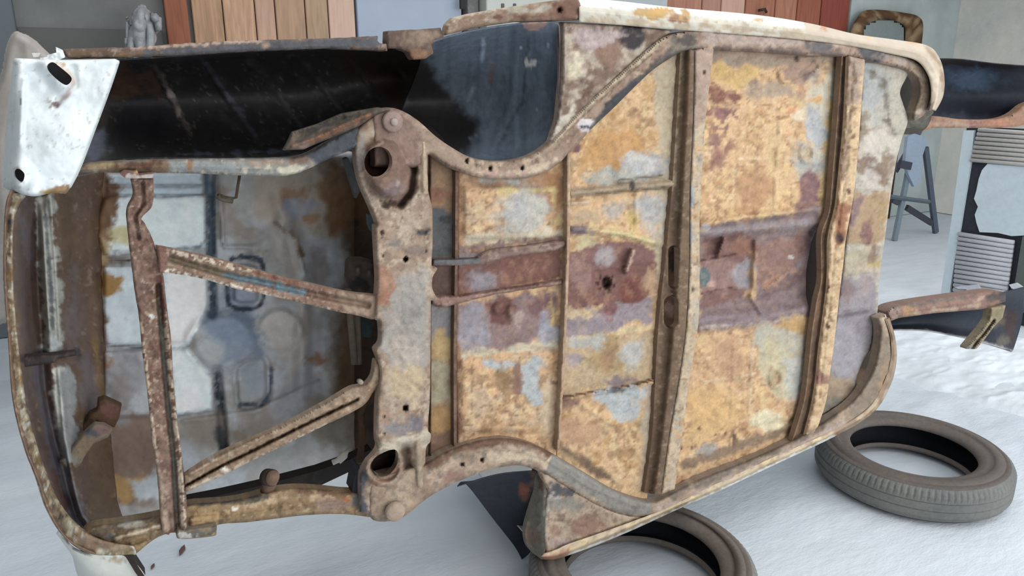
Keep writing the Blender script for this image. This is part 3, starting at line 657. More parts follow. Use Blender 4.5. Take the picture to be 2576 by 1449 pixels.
# white nose corner
nose = S([(34, 146), (150, 150), (290, 148)], n=8).tolist() + S([(302, 154), (280, 220), (245, 315), (205, 420), (180, 470)], n=8).tolist() + S([(165, 488), (130, 486), (90, 494), (60, 490), (40, 482), (20, 478)], n=5).tolist() + S([(8, 470), (14, 330), (26, 220), (32, 160)], n=6).tolist()
h1 = S([(118, 165), (132, 156), (150, 168), (176, 190), (180, 202), (168, 214), (150, 206), (124, 182)], True, 4)
h2 = S([(36, 432), (45, 424), (56, 430), (62, 440), (58, 456), (50, 460), (38, 448)], True, 4)
nosep = plate('nose_corner', nose, lambda x, y: -.03 + .0*x + .22*sm(60, 0, x)**2, .018, 4, holes=[h1, h2], rnd=(10, .02), mat=M_PAINT, parent=car,
      rel=relief([('r', [(120, 165), (165, 215)], 40, .02, {'s': 16}), ('r', [(185, 170), (190, 215), (150, 250), (140, 265)], 12, -.012, {'s': 7}), e(90, 210, 40, 45, -.01, s=14), e(50, 445, 34, 34, .02, s=14), ('r', [(60, 200), (50, 360)], 8, .01, {'s': 8}), e(150, 360, 60, 70, .012, s=40)], .006, 55),
      pf=paint((212, 220, 222), [nz(60, .56, (196, 204, 206)), l([(150, 168), (176, 190), (184, 210)], 12, (190, 172, 156), s=5, w=5), l([(140, 160), (160, 164)], 7, (178, 140, 100), s=3, w=4), l([(188, 205), (168, 240), (142, 266)], 10, (184, 172, 170), s=5, w=8), e(140, 264, 12, 7, (128, 112, 110), s=3, w=8),
        p([(118, 478), (135, 468), (160, 462), (175, 468), (180, 490), (120, 492)], (140, 108, 72), s=5, w=10), e(130, 482, 20, 7, (170, 136, 76), w=6), nz(10, .73, (170, 164, 158)), l([(50, 232), (52, 262)], 3, (110, 116, 116), s=2, w=2), e(46, 425, 10, 4, (170, 140, 110), w=3)], var=.03, vs=50))
for nm, hh in (('nose_hole_back', h1), ('nose_hole_back', h2)):  # dark plates behind the torn holes in place of their shade
    cx, cy = hh.mean(0); q = hh + (hh-[cx, cy])*.35; plate(nm, q, .10, .05, 4, pf=paint((34, 34, 38)), mat=M_DARK, parent=nosep)

# ---- front apron seen from below (left edge)
def apron():
    rim = [(30, 480), (16, 540), (14, 700), (24, 850), (36, 1000), (64, 1120), (95, 1200), (125, 1285), (170, 1355), (240, 1392)]
    inn = [(262, 430), (258, 520), (256, 650), (262, 780), (268, 900), (275, 1020), (282, 1120), (290, 1210), (305, 1290), (330, 1345)]
    rows = []
    for t, w in ((0, -.01), (.10, .04), (.2, .24), (.32, .34), (.42, .30), (.55, .34), (.7, .42), (.85, .52), (1, .60)):
        rows.append([(a[0]*(1-t)+b[0]*t, a[1]*(1-t)+b[1]*t, w) for a, b in zip(rim, inn)])
    return rows
loft('front_apron', apron(), nu=190, nv=10, smooth_rows=True, mat=M_SHEET, parent=car,
     rel=relief([('r', [(98, 500), (112, 640), (125, 830)], 12, .02, {'s': 6}), ('r', [(128, 500), (140, 640), (152, 850)], 12, .02, {'s': 6}), ('r', [(150, 930), (165, 1100), (200, 1300)], 14, .02, {'s': 6}), ('r', [(222, 480), (236, 700), (250, 1000)], 14, .012, {'s': 8})], .006, 30),
     pf=paint((104, 84, 72), [nz(40, .52, (120, 92, 66)), p([(45, 490), (95, 490), (100, 760), (110, 900), (60, 900), (40, 700)], (98, 82, 76), s=10, w=14), e(65, 600, 14, 70, (112, 102, 104), s=8, w=12),
        p([(92, 500), (135, 495), (142, 640), (158, 850), (155, 880), (112, 870), (100, 700)], (178, 180, 172), s=5, w=12), l([(114, 540), (124, 660), (134, 830)], 8, (108, 114, 116), s=4, w=6), e(138, 870, 26, 20, (184, 190, 190), s=5, w=16),
        l([(50, 905), (190, 885)], 24, (56, 52, 52), s=6, w=10), l([(165, 500), (175, 640), (185, 850)], 34, (96, 76, 58), s=10, w=10), e(185, 800, 22, 90, (112, 98, 96), s=12, w=14),
        p([(128, 925), (180, 915), (190, 1000), (196, 1160), (150, 1160), (140, 1020)], (160, 164, 164), s=5, w=14), p([(128, 930), (150, 930), (155, 1060), (140, 1080)], (198, 202, 194), s=5, w=14), l([(90, 930), (118, 1060), (150, 1200), (190, 1300)], 30, (104, 96, 108), s=10, w=10), l([(60, 940), (92, 1080), (130, 1200)], 14, (92, 74, 70), s=8, w=8),
        p([(195, 900), (240, 900), (255, 1010), (245, 1060), (200, 1020)], (116, 104, 106), s=12, w=16), l([(240, 860), (256, 1000)], 12, (142, 110, 62), s=5, w=10), l([(160, 1180), (185, 1260), (215, 1330)], 26, (140, 138, 146), s=8, w=8), l([(245, 1080), (262, 1200), (268, 1320)], 50, (110, 90, 70), s=10, w=12), l([(130, 1190), (160, 1270)], 20, (108, 76, 66), s=7, w=8), nz(12, .68, (150, 130, 108))], var=.16))
loft('apron_rim', [[(24, 478, .05), (12, 540, .05), (8, 700, .05), (20, 850, .05), (30, 1000, .05), (58, 1120, .05), (88, 1200, .05), (115, 1280, .05), (160, 1350, .05), (230, 1395, .05), (340, 1397, .05)],
     [(22, 484, .0), (11, 540, .0), (9, 700, 0.), (22, 850, .0), (33, 1000, .0), (62, 1120, .0), (92, 1200, .0), (120, 1280, .0), (165, 1348, .0), (235, 1392, .0), (342, 1393, .0)],
     [(58, 488, -.01), (33, 545, -.01), (31, 700, -.01), (42, 850, -.01), (60, 1010, -.01), (88, 1120, -.01), (112, 1190, -.01), (148, 1270, -.01), (195, 1325, -.01), (250, 1358, -.01), (335, 1375, -.01)],
     [(66, 494, .05), (38, 548, .05), (35, 700, .05), (46, 850, .05), (66, 1010, .05), (94, 1120, .05), (118, 1190, .05), (153, 1268, .05), (200, 1322, .05), (254, 1355, .05), (338, 1372, .05)]], nu=200, nv=4, mat=M_RUST, parent=car, rel=relief([], .008, 12),
     pf=paint((156, 138, 108), [nz(26, .5, (196, 186, 160)), nz(20, .55, (112, 82, 58)), nz(12, .64, (214, 214, 204)), l([(24, 540), (24, 640)], 10, (92, 66, 50), w=8), e(25, 557, 8, 6, (40, 44, 66), w=2), l([(128, 1270), (160, 1335)], 20, (110, 98, 84), s=6), l([(146, 1276), (156, 1296)], 12, (48, 40, 34), s=4), e(230, 1370, 60, 16, (136, 110, 88), w=14), nz(16, .62, (140, 104, 54))], var=.2))
plate('apron_bracket', [(150, 1160), (165, 1148), (215, 1085), (238, 1066), (262, 1068), (284, 1080), (272, 1100), (235, 1116), (218, 1140), (205, 1162), (196, 1176), (178, 1180), (160, 1172)], .30, .015, 4, rnd=(6, .01),
      pf=paint((140, 126, 106), [e(240, 1090, 20, 12, (96, 100, 108)), e(262, 1080, 16, 10, (136, 112, 108)), e(180, 1160, 26, 14, (142, 140, 136))]), parent=car)
plate('apron_gusset', [(246, 1006), (262, 1000), (285, 1010), (306, 1020), (300, 1050), (288, 1075), (262, 1072), (240, 1060), (215, 1090), (190, 1110), (205, 1070), (225, 1040), (244, 1030)], .40, .02, 4, rnd=(8, .015), pf=paint((98, 74, 58), [e(270, 1035, 26, 20, (116, 86, 76)), p([(190, 1110), (240, 1060), (232, 1040)], (70, 54, 40))]), parent=car)
plate('apron_stay', [(48, 906), (60, 896), (120, 892), (190, 884), (194, 894), (150, 902), (140, 912), (60, 924)], .12, .015, 4, rnd=(5, .01), pf=paint((62, 58, 58), [nz(14, .6, (96, 80, 72))]), parent=car)

# ---- upper chassis leg, left part, and torn flap
plate('upper_chassis_leg', S([(196, 432), (215, 412), (330, 404), (450, 401), (600, 400), (700, 398), (762, 390), (830, 354), (905, 318), (930, 330), (892, 372), (835, 396), (785, 420), (742, 438), (690, 444), (610, 442), (480, 436), (330, 434), (240, 434)], True, 4), .01, .02, 4, rnd=(8, .015), rel=relief([('r', [(200, 425), (330, 421), (520, 422), (700, 424)], 4, .008, {'s': 3})], .004, 14),
      pf=paint((136, 136, 132), [p([(196, 400), (425, 400), (425, 440), (196, 440)], (128, 102, 78), s=10, w=16), l([(225, 416), (300, 412)], 10, (160, 138, 100), w=8), l([(300, 418), (400, 412)], 12, (100, 66, 54), w=10), l([(440, 420), (600, 420)], 18, (140, 146, 146), s=6, w=8), e(478, 415, 7, 16, (150, 110, 80), w=6), e(700, 428, 56, 12, (190, 184, 166), s=4, w=18), e(690, 408, 60, 6, (148, 128, 110), w=8), nz(10, .66, (190, 180, 160)),
        p([(760, 392), (900, 315), (925, 330), (892, 375), (800, 415)], (78, 82, 88), s=6, w=8), l([(765, 388), (830, 352), (905, 318)], 5, (130, 128, 128), s=3, w=3), e(755, 402, 22, 10, (120, 100, 90), w=8)], var=.12), parent=car, jag=1.5)
plate('torn_flap', [(712, 378), (722, 362), (736, 332), (800, 312), (860, 286), (905, 278), (952, 270), (985, 276), (940, 292), (905, 316), (860, 336), (800, 360), (764, 376)], -.01, .012, 3.5, rnd=(4, .01), rel=relief([('r', [(736, 368), (800, 345), (870, 312), (940, 284)], 8, .02, {'s': 6}), ('r', [(745, 340), (860, 295)], 14, -.012, {'s': 8})], .003, 14),
      pf=paint((84, 76, 68), [l([(740, 365), (790, 352), (860, 320), (930, 290)], 9, (146, 98, 70), s=4, w=6), l([(736, 372), (770, 366)], 10, (132, 112, 106), w=5), nz(18, .6, (106, 94, 84)), l([(780, 330), (900, 285)], 14, (62, 58, 54), s=5)]), parent=car)
plate('bay_strut_plate', [(866, 400), (876, 396), (890, 430), (906, 480), (896, 500), (880, 450)], .15, .02, 4, pf=paint((104, 104, 104)), parent=car)

# ---- upper rear part of the front wing: blue-black splash wall
loft('splash_wall', [[(1062, 112, .02), (1118, 92, .015), (1200, 72, .01), (1300, 58, .01), (1392, 54, .01), (1408, 66, .01)], [(1050, 170, .22), (1130, 150, .2), (1210, 130, .16), (1300, 112, .12), (1396, 110, .05), (1410, 120, .02)],
     [(1020, 250, .36), (1130, 240, .34), (1210, 225, .28), (1300, 205, .18), (1392, 200, .07), (1408, 205, .02)], [(1000, 310, .3), (1120, 320, .3), (1210, 310, .26), (1300, 295, .18), (1385, 290, .08), (1404, 292, .03)],
     [(1010, 335, .16), (1110, 372, .14), (1200, 396, .12), (1290, 392, .1), (1360, 362, .06), (1392, 345, .03)], [(1020, 345, .05), (1100, 385, .05), (1190, 412, .05), (1290, 410, .05), (1365, 385, .05), (1400, 352, .04)]], nu=110, nv=12, smooth_rows=True, mat=M_DARK, parent=car,
     rel=relief([('r', [(1214, 100), (1210, 150)], 8, .004, {'s': 5}), ('r', [(1300, 70), (1290, 250), (1240, 370)], 12, .003, {'s': 8})], .003, 40),
     pf=paint((86, 96, 107), gain=1.15, strokes=[p([(1000, 100), (1070, 120), (1110, 190), (1165, 260), (1215, 320), (1190, 400), (1000, 420)], (30, 28, 29), s=24, w=20), nz(30, .54, (74, 83, 93), ax=1.8, ay=.3), l([(1214, 95), (1210, 150)], 8, (124, 136, 150), s=6, w=4), l([(1240, 165), (1238, 205)], 12, (92, 80, 82), s=6, w=6), l([(1190, 225), (1180, 250)], 8, (110, 122, 134), s=6, w=4),
        l([(1262, 100), (1255, 240), (1215, 340)], 5, (84, 92, 104), s=5, w=5), l([(1330, 90), (1318, 250), (1260, 360)], 5, (60, 68, 78), s=5, w=5), e(1338, 158, 14, 9, (176, 174, 170), s=2, w=9), e(1310, 118, 3, 5, (150, 156, 162), s=1, w=0), e(1380, 112, 4, 5, (130, 140, 150), s=2, w=0), p([(1316, 56), (1372, 52), (1366, 66), (1348, 78), (1328, 74)], (142, 110, 100), s=3, w=6), e(1352, 274, 4, 3, (150, 156, 160), s=1, w=0),
        l([(1180, 352), (1270, 300)], 3, (90, 96, 104), s=3, w=3), l([(1200, 372), (1280, 330)], 3, (88, 92, 98), s=3, w=3), l([(1406, 60), (1408, 200), (1395, 330)], 8, (108, 94, 88), s=4, w=5)], var=.10, vs=24))
plate('arch_flange', [(1118, 84), (1124, 60), (1140, 44), (1180, 34), (1250, 22), (1330, 10), (1400, 0), (1430, -6), (1452, -2), (1468, 14), (1470, 36), (1456, 50), (1398, 52), (1300, 55), (1200, 69), (1110, 92)], -.004, .02, 4, rnd=(10, .02), rel=relief([e(1407, 25, 6, 6, -.02, s=3)], .004, 16),
      pf=paint((140, 112, 92), [l([(1125, 62), (1140, 44), (1240, 24), (1330, 10)], 7, (186, 172, 152), s=3, w=5), l([(1240, 44), (1400, 40)], 10, (110, 76, 62), s=5, w=10), l([(1290, 26), (1340, 32), (1390, 14)], 12, (158, 152, 136), s=5, w=10), p([(1380, 4), (1450, -6), (1470, 30), (1440, 50), (1390, 48)], (118, 84, 66), s=6, w=8), e(1407, 25, 5, 6, (34, 26, 22), s=1, w=1), e(1225, 50, 6, 4, (180, 164, 148), s=2, w=2), nz(14, .64, (166, 146, 124))]), parent=car)

# ---- sills (outer), upper: white paint with rust
sill_o = [(1455, -3), (1560, 6), (1700, 22), (1900, 40), (2040, 62), (2150, 88), (2250, 102), (2330, 116), (2360, 145), (2373, 190), (2371, 240), (2352, 278)]
sill_m = [(1456, 24), (1560, 34), (1700, 48), (1900, 66), (2040, 84), (2150, 104), (2250, 120), (2318, 136), (2345, 165), (2357, 200), (2355, 244), (2345, 276)]
sill_i = [(1456, 52), (1560, 60), (1700, 72), (1860, 84), (2000, 96), (2130, 112), (2245, 134), (2305, 150), (2332, 180), (2343, 212), (2344, 250), (2340, 278)]
mkr = lambda P, w: [(a, b, w) for a, b in P]
loft('upper_sill', [back(sill_o, .03, .1), mkr(sill_o, .03), mkr(sill_m, -.01), mkr(sill_i, .0), mkr(sill_i, .05)], nu=220, nv=6, mat=M_PAINT, parent=car, rel=relief([], .003, 16),
     pf=paint((188, 184, 170), [l([(1460, 4), (1700, 24), (1900, 44), (2010, 62)], 24, (218, 222, 222), s=5, w=4), l([(1470, 46), (1700, 62), (1900, 76), (2120, 105)], 14, (172, 152, 124), s=6, w=12), l([(1600, 26), (1680, 38), (1720, 44)], 13, (176, 136, 70), s=3, w=20), e(1700, 48, 24, 8, (142, 96, 60), s=3, w=14), e(1655, 30, 16, 6, (190, 140, 50), s=3, w=10), e(1905, 52, 10, 6, (186, 150, 100), s=3, w=6),
        p([(2030, 55), (2400, 100), (2400, 300), (2300, 300), (2020, 105)], (182, 164, 140), s=8, w=10), e(2070, 74, 7, 8, (186, 122, 76), s=3, w=5), e(2188, 92, 7, 8, (206, 160, 84), s=3, w=4), e(2300, 108, 14, 7, (196, 150, 100), s=3, w=6), l([(2325, 120), (2362, 160), (2372, 230)], 10, (150, 124, 96), s=4, w=6), l([(2335, 150), (2352, 200), (2350, 250)], 14, (192, 178, 158), s=4, w=6), e(2335, 264, 7, 6, (80, 62, 50), s=2, w=3), nz(9, .68, (150, 118, 80))], var=.10))
# upper outrigger triangle
plate('upper_outrigger', [(1412, 55), (1560, 63), (1692, 76), (1660, 100), (1600, 150), (1540, 206), (1480, 268), (1420, 330), (1385, 368), (1380, 360), (1400, 300), (1410, 200)], .012, .015, 4, rnd=(6, .012), rel=relief([('r', [(1422, 60), (1420, 200), (1408, 300)], 5, .01, {'s': 3}), ('r', [(1690, 84), (1580, 180), (1440, 320)], 10, .012, {'s': 4})], .007, 22),
      pf=paint((150, 134, 122), [nz(34, .5, (104, 82, 70)), nz(26, .56, (178, 168, 152)), e(1455, 165, 26, 30, (196, 186, 164), s=8, w=24), e(1600, 90, 36, 26, (62, 58, 60), s=8, w=24), e(1500, 90, 60, 20, (170, 154, 152), s=8, w=24), e(1530, 130, 40, 26, (140, 108, 90), s=8, w=24), l([(1415, 60), (1412, 200), (1400, 300)], 10, (160, 142, 130), s=3, w=5), p([(1400, 300), (1440, 270), (1440, 310), (1388, 362)], (196, 188, 174), s=6, w=10), l([(1680, 88), (1580, 178), (1440, 315)], 12, (176, 162, 138), s=4, w=6), e(1475, 225, 24, 20, (98, 78, 66), s=8, w=20)], var=.2, vs=16), parent=car)

# ---- floor pans
def P1_paint():
    return paint(OCH, [nz(46, .55, TAN), nz(30, .6, (150, 112, 76)), p([(1150, 440), (1405, 440), (1410, 490), (1150, 470)], (150, 116, 88), s=12, w=24), l([(1210, 452), (1300, 455)], 12, (150, 146, 142)), e(1370, 480, 40, 50, (166, 116, 76), s=16, w=30), e(1315, 530, 82, 56, GRY, s=8, w=26), l([(1255, 480), (1390, 478), (1405, 560)], 8, (196, 172, 112), s=6, w=12), e(1300, 520, 30, 30, GRB, s=10, w=16),
        l([(1180, 605), (1300, 600), (1405, 585)], 24, (190, 178, 156), s=6, w=12), l([(1150, 470), (1148, 640)], 20, (164, 118, 84), s=6, w=10), p([(1090, 655), (1150, 640), (1240, 625), (1410, 605), (1412, 700), (1300, 720), (1150, 760), (1085, 775)], RED, s=5, w=6), e(1215, 700, 40, 30, (138, 124, 136), s=14, w=16), e(1165, 650, 60, 14, (128, 122, 122), s=8, w=10), l([(1160, 625), (1300, 612), (1410, 598)], 14, (128, 108, 104), s=5, w=10),
        p([(1148, 770), (1300, 740), (1400, 730), (1400, 830), (1380, 860), (1300, 870), (1160, 884), (1145, 860)], (132, 112, 110), s=6, w=14), e(1195, 830, 45, 50, (142, 130, 142), s=14, w=14), e(1265, 790, 34, 34, (112, 72, 66), s=10, w=12), e(1360, 765, 36, 30, (112, 86, 86), s=8, w=12), e(1380, 840, 24, 44, (150, 150, 158), s=8, w=16), e(1300, 800, 16, 24, (160, 142, 134), s=6, w=10), l([(1386, 730), (1394, 830)], 9, (196, 164, 96), s=4, w=8),
        l([(1165, 892), (1300, 880), (1400, 868)], 16, (192, 178, 150), s=6, w=12), p([(1225, 910), (1370, 885), (1375, 1000), (1350, 1030), (1320, 1000), (1300, 930), (1250, 930)], (168, 172, 172), s=6, w=22), e(1270, 970, 18, 40, (146, 112, 76), s=6, w=10), e(1300, 960, 14, 34, (140, 104, 84), s=5, w=8), l([(1150, 860), (1152, 1100)], 14, (148, 106, 78), s=6, w=14), e(1380, 1020, 14, 60, (196, 172, 140), s=8, w=14), nz(12, .64, (126, 92, 62)), nz(14, .62, (214, 180, 130))], var=.2, vs=22)
plate('front_bulkhead_floor', S([(1148, 410), (1210, 425), (1320, 428), (1385, 402), (1430, 365)], n=4).tolist()+[(1430, 600), (1420, 800), (1410, 1000), (1403, 1160)]+S([(1380, 1155), (1300, 1128), (1220, 1130), (1146, 1150)], n=4).tolist()+[(1142, 900), (1146, 600)], .04, .02, 5, rnd=(9, .025), parent=car, pf=P1_paint(),
      rel=relief([p([(1168, 470), (1392, 470), (1392, 600), (1168, 600)], .014, s=7), p([(1160, 905), (1390, 880), (1380, 1085), (1160, 1085)], .010, s=7), e(1253, 778, 13, 14, .012, s=4), e(1285, 784, 9, 16, .016, s=4), ('r', [(1165, 884), (1400, 866)], 4, .008, {'s': 3})], .004, 18))
plate('bulkhead_strip', [(1072, 380), (1112, 400), (1150, 428), (1146, 640), (1143, 900), (1142, 1135), (1072, 1165)], .05, .01, 5, parent=car, rel=relief([], .004, 20),
      pf=paint((132, 104, 78), [nz(24, .55, (150, 112, 76)), p([(1072, 520), (1150, 535), (1150, 640), (1072, 655)], (82, 84, 86), s=5, w=8), e(1125, 556, 12, 9, (58, 60, 62), s=3), p([(1072, 655), (1150, 655), (1150, 770), (1072, 770)], (92, 74, 68), s=6, w=10), p([(1072, 765), (1150, 770), (1150, 860), (1072, 860)], (126, 122, 124), s=8, w=14), e(1110, 870, 26, 40, (176, 146, 96), s=8, w=18), p([(1080, 920), (1144, 920), (1144, 1010), (1080, 1010)], (150, 142, 120), s=8, w=20), e(1105, 1060, 36, 34, (160, 122, 74), s=8, w=16), p([(1072, 1090), (1144, 1080), (1144, 1130), (1072, 1165)], (116, 92, 78), s=8, w=14), e(1100, 490, 30, 20, (136, 92, 70))], var=.2))
# upright joint flanges
plate('floor_joint', [(1146, 425), (1153, 428), (1152, 640), (1149, 900), (1149, 1120), (1142, 1125), (1141, 900), (1145, 640)], .03, .02, 3, pf=paint((120, 92, 74), [nz(20, .5, (88, 66, 54))]), parent=car)
plate('tunnel_edge', [(1088, 652), (1150, 650), (1195, 648), (1215, 634), (1250, 624), (1330, 616), (1405, 604), (1428, 606), (1430, 618), (1400, 630), (1330, 640), (1265, 650), (1225, 664), (1170, 668), (1088, 668)], .02, .015, 3.5, rnd=(5, .015), rel=relief([('r', [(1100, 658), (1200, 654), (1260, 632), (1410, 612)], 3, .008, {'s': 2})], .003, 14),
      pf=paint((128, 106, 98), [l([(1088, 658), (1150, 657), (1200, 655)], 14, (108, 110, 112), s=5, w=4), l([(1088, 650), (1200, 648)], 7, (50, 50, 54), s=3, w=2), nz(16, .6, (160, 140, 126))]), parent=car)
plate('tunnel_edge', [(1086, 765), (1085, 750), (1098, 742), (1150, 744), (1200, 736), (1300, 720), (1415, 702), (1416, 716), (1330, 728), (1240, 742), (1160, 762), (1120, 772)], .02, .015, 3.5, rnd=(5, .015), rel=relief([], .004, 14), pf=paint((136, 110, 100), [l([(1090, 746), (1160, 744), (1415, 706)], 5, (88, 62, 56), s=3, w=3), nz(12, .6, (164, 140, 124))]), parent=car, jag=2)
plate('floor_ridge', [(1424, 385), (1436, 380), (1434, 600), (1427, 800), (1416, 1000), (1407, 1135), (1398, 1132), (1406, 1000), (1416, 800), (1423, 600)], .008, .03, 3.5, rnd=(5, .02), rel=relief([], .003, 14), pf=paint((170, 138, 108), [nz(14, .58, (190, 164, 134)), l([(1414, 640), (1410, 780)], 8, (132, 92, 84), s=4, w=4)]), parent=car)
# middle floor
mid = [(1422, 376), (1466, 318), (1546, 242), (1628, 168), (1680, 136), (1720, 116), (1708, 300), (1694, 480), (1680, 600), (1669, 690), (1660, 780), (1652, 860), (1644, 960), (1640, 1100), (1626, 1275), (1596, 1275), (1536, 1250), (1466, 1200), (1400, 1160), (1412, 1000), (1422, 800), (1430, 600)]
plate('middle_floor', mid, .045, .02, 5, parent=car,
      rel=relief([('r', [(1436, 487), (1560, 474), (1690, 462)], 15, .028, {'s': 4}), ('r', [(1560, 458), (1668, 444)], 5, .012, {'s': 3}), ('r', [(1436, 512), (1478, 508)], 7, .02, {'s': 4}), ('r', [(1440, 576), (1560, 586), (1655, 612)], 13, .018, {'s': 5}), ('r', [(1592, 632), (1576, 682)], 10, .03, {'s': 4}), ('r', [(1422, 780), (1650, 742)], 3, .010, {'s': 3}), ('r', [(1425, 690), (1655, 652)], 3, .010, {'s': 3}),
         ('r', [(1411, 1004), (1560, 978), (1655, 958)], 7, .035, {'s': 3}), e(1524, 712, 12, 15, -.03, s=3), e(1590, 430, 40, 40, .012, s=16), ('r', [(1600, 480), (1600, 560)], 7, .008, {'s': 5}), ('r', [(1470, 1020), (1560, 1080), (1620, 1160)], 10, .008, {'s': 8})], .004, 20),
      pf=paint(OCH2, [nz(44, .56, (186, 142, 86)), nz(26, .62, (152, 116, 78)), p([(1640, 170), (1725, 125), (1690, 700), (1640, 700), (1660, 400)], (182, 164, 134), s=8, w=12), p([(1432, 380), (1540, 300), (1640, 380), (1560, 440), (1432, 440)], (190, 140, 84), s=14, w=30), l([(1560, 330), (1600, 300)], 5, (206, 160, 110)), e(1605, 420, 52, 34, (154, 154, 154), s=6, w=26), e(1560, 450, 60, 26, (164, 164, 156), s=8, w=20), e(1612, 410, 30, 22, (178, 178, 176), s=6, w=16), e(1446, 368, 14, 20, (112, 82, 84), s=3, w=12), l([(1438, 360), (1436, 500)], 10, (170, 140, 100)),
         l([(1436, 484), (1500, 478), (1690, 462)], 24, (158, 138, 112), s=4, w=5), l([(1560, 452), (1665, 442)], 5, (100, 92, 78), s=2, w=2), e(1590, 466, 7, 14, (74, 68, 62), s=3, w=2), l([(1500, 488), (1690, 472)], 5, (110, 96, 78), s=3, w=3), l([(1438, 512), (1480, 506)], 8, (206, 178, 150), s=3, w=3),  # dark lines above and below the bar paint its shadows
         e(1640, 530, 46, 50, GRB, s=8, w=24), e(1530, 530, 34, 18, (170, 160, 150), s=8, w=16), e(1480, 545, 40, 16, (180, 152, 118), s=8, w=16), e(1590, 550, 12, 24, (196, 166, 100), s=5, w=8), e(1460, 580, 24, 10, (122, 106, 112), s=5, w=8), l([(1490, 575), (1560, 588), (1640, 604)], 14, (204, 186, 132), s=4, w=8), e(1480, 620, 36, 34, (188, 172, 128), s=8, w=18),
         p([(1430, 640), (1500, 612), (1560, 605), (1650, 625), (1655, 740), (1560, 760), (1422, 782)], (122, 92, 88), s=5, w=10), p([(1426, 692), (1655, 655), (1645, 745), (1422, 780)], (122, 82, 74), s=3, w=4), e(1515, 645, 26, 24, (150, 140, 142), s=8, w=14), e(1460, 690, 26, 36, (136, 108, 102), s=8, w=14), e(1595, 735, 36, 34, (116, 66, 58), s=5, w=8), e(1640, 720, 18, 50, (176, 140, 106), s=8, w=14), l([(1592, 632), (1577, 680)], 9, (186, 150, 128), s=3, w=3),
         e(1524, 711, 9, 14, (22, 28, 32), s=1, w=1), *[e(1524+21*math.cos(a), 712+22*math.sin(a), 4, 5, (52, 36, 34), s=1.5, w=1) for a in (-.75, -2.3, 1.2, 2.4, .3, 3.1)], e(1524, 712, 22, 24, (110, 70, 64), s=3, o=.0),  # hole and surrounding bolt holes darkened in the colour as shade
         p([(1420, 790), (1560, 765), (1640, 750), (1638, 810), (1540, 830), (1420, 850)], (138, 122, 132), s=6, w=14), e(1450, 790, 40, 12, (190, 164, 128), s=6, w=14), l([(1425, 855), (1640, 822)], 7, (196, 174, 128), s=4, w=8), e(1530, 785, 22, 20, (120, 86, 86), s=6), e(1440, 855, 5, 9, (196, 190, 190), s=2, w=2),
         p([(1418, 870), (1560, 850), (1640, 835), (1645, 950), (1412, 1000)], (180, 154, 118), s=8, w=14), e(1440, 900, 20, 14, (146, 134, 138), s=6, w=10), e(1530, 905, 34, 50, (168, 138, 94), s=10, w=20), e(1530, 900, 16, 30, (150, 116, 82), s=6, w=12), e(1480, 860, 40, 20, (162, 160, 152), s=8, w=14), e(1600, 890, 30, 36, (168, 166, 160), s=8, w=20), e(1560, 960, 30, 12, (130, 116, 118), s=6, w=8),
         l([(1411, 1000), (1560, 974), (1655, 954)], 6, (84, 56, 44), s=2, w=2), e(1420, 1010, 30, 12, (140, 104, 88)), p([(1500, 990), (1640, 965), (1600, 1040), (1560, 1060), (1530, 1030)], (170, 174, 174), s=6, w=18), e(1552, 982, 14, 7, (96, 100, 104), s=3), e(1460, 1080, 50, 30, (184, 142, 106), s=12, w=24), p([(1620, 1000), (1645, 990), (1640, 1240), (1610, 1230)], (180, 162, 138), s=8, w=10), l([(1404, 1120), (1480, 1170), (1560, 1225)], 20, (120, 96, 76), s=8, w=12), nz(12, .64, (150, 110, 68)), nz(15, .63, (216, 186, 136))], var=.17, vs=20))  # brown band by the lower rail is its painted shadow
# cross member between middle and rear floor: web with painted left-side shade, pale flange
cml = [(1712, 126), (1702, 300), (1690, 480), (1674, 650), (1666, 720), (1660, 780), (1654, 850), (1648, 960), (1640, 1100), (1620, 1240)]
cmm = [(1746, 126), (1743, 300), (1735, 480), (1733, 650), (1731, 720), (1728, 780), (1722, 850), (1706, 960), (1682, 1100), (1662, 1244)]
cmr = [(1797, 110), (1776, 290), (1768, 400), (1760, 550), (1760, 720), (1755, 830), (1735, 950), (1716, 1100), (1697, 1230)]
plate('cross_member_web', S(cml, n=5).tolist()+S(cmm, n=5).tolist()[::-1], lambda x, y: .028 - .03*sm(-8, 8, (x-np.interp(y, [q[1] for q in cml], [q[0]*.5+m[0]*.5 for q, m in zip(cml, cmm)]))), .02, 3.5, parent=car,
      holes=[stad(1681, 618, 1707, 725), stad(1670, 744, 1707, 825)], rel=relief([('q', stad(1678, 614, 1710, 729), 5, .006, {'s': 3}), ('q', stad(1667, 740, 1710, 829), 5, .006, {'s': 3})], .003, 16),
      pf=paint((112, 93, 76), [nz(20, .55, (98, 82, 68)), nz(10, .68, (150, 128, 100)), l([(1712, 130), (1700, 300), (1690, 480)], 10, (150, 134, 112), s=4)], var=.16))
plate('cross_member_inner', [(1660, 600), (1722, 600), (1720, 850), (1650, 850)], .16, .02, 5, pf=paint((104, 82, 66), [e(1680, 775, 16, 20, (150, 120, 108)), e(1696, 660, 14, 40, (46, 38, 32))]), parent=car)
plate('cross_member_flange', S(cmm, n=5).tolist()+S(cmr, n=5).tolist()[::-1], -.002, .012, 4, rnd=(5, .01), parent=car, rel=relief([], .004, 16),
      pf=paint((182, 160, 128), [nz(34, .53, (196, 172, 142)), nz(24, .6, (160, 156, 146)), p([(1740, 100), (1800, 100), (1780, 290), (1740, 330)], (160, 140, 126), s=8, w=12), nz(18, .66, (196, 150, 100)), e(1772, 182, 4, 5, (60, 46, 40), s=1, w=1), e(1743, 728, 4, 6, (46, 36, 30), s=1, w=1), l([(1738, 470), (1735, 600)], 8, (150, 152, 156)), nz(9, .7, (120, 92, 70))], var=.17, vs=16))
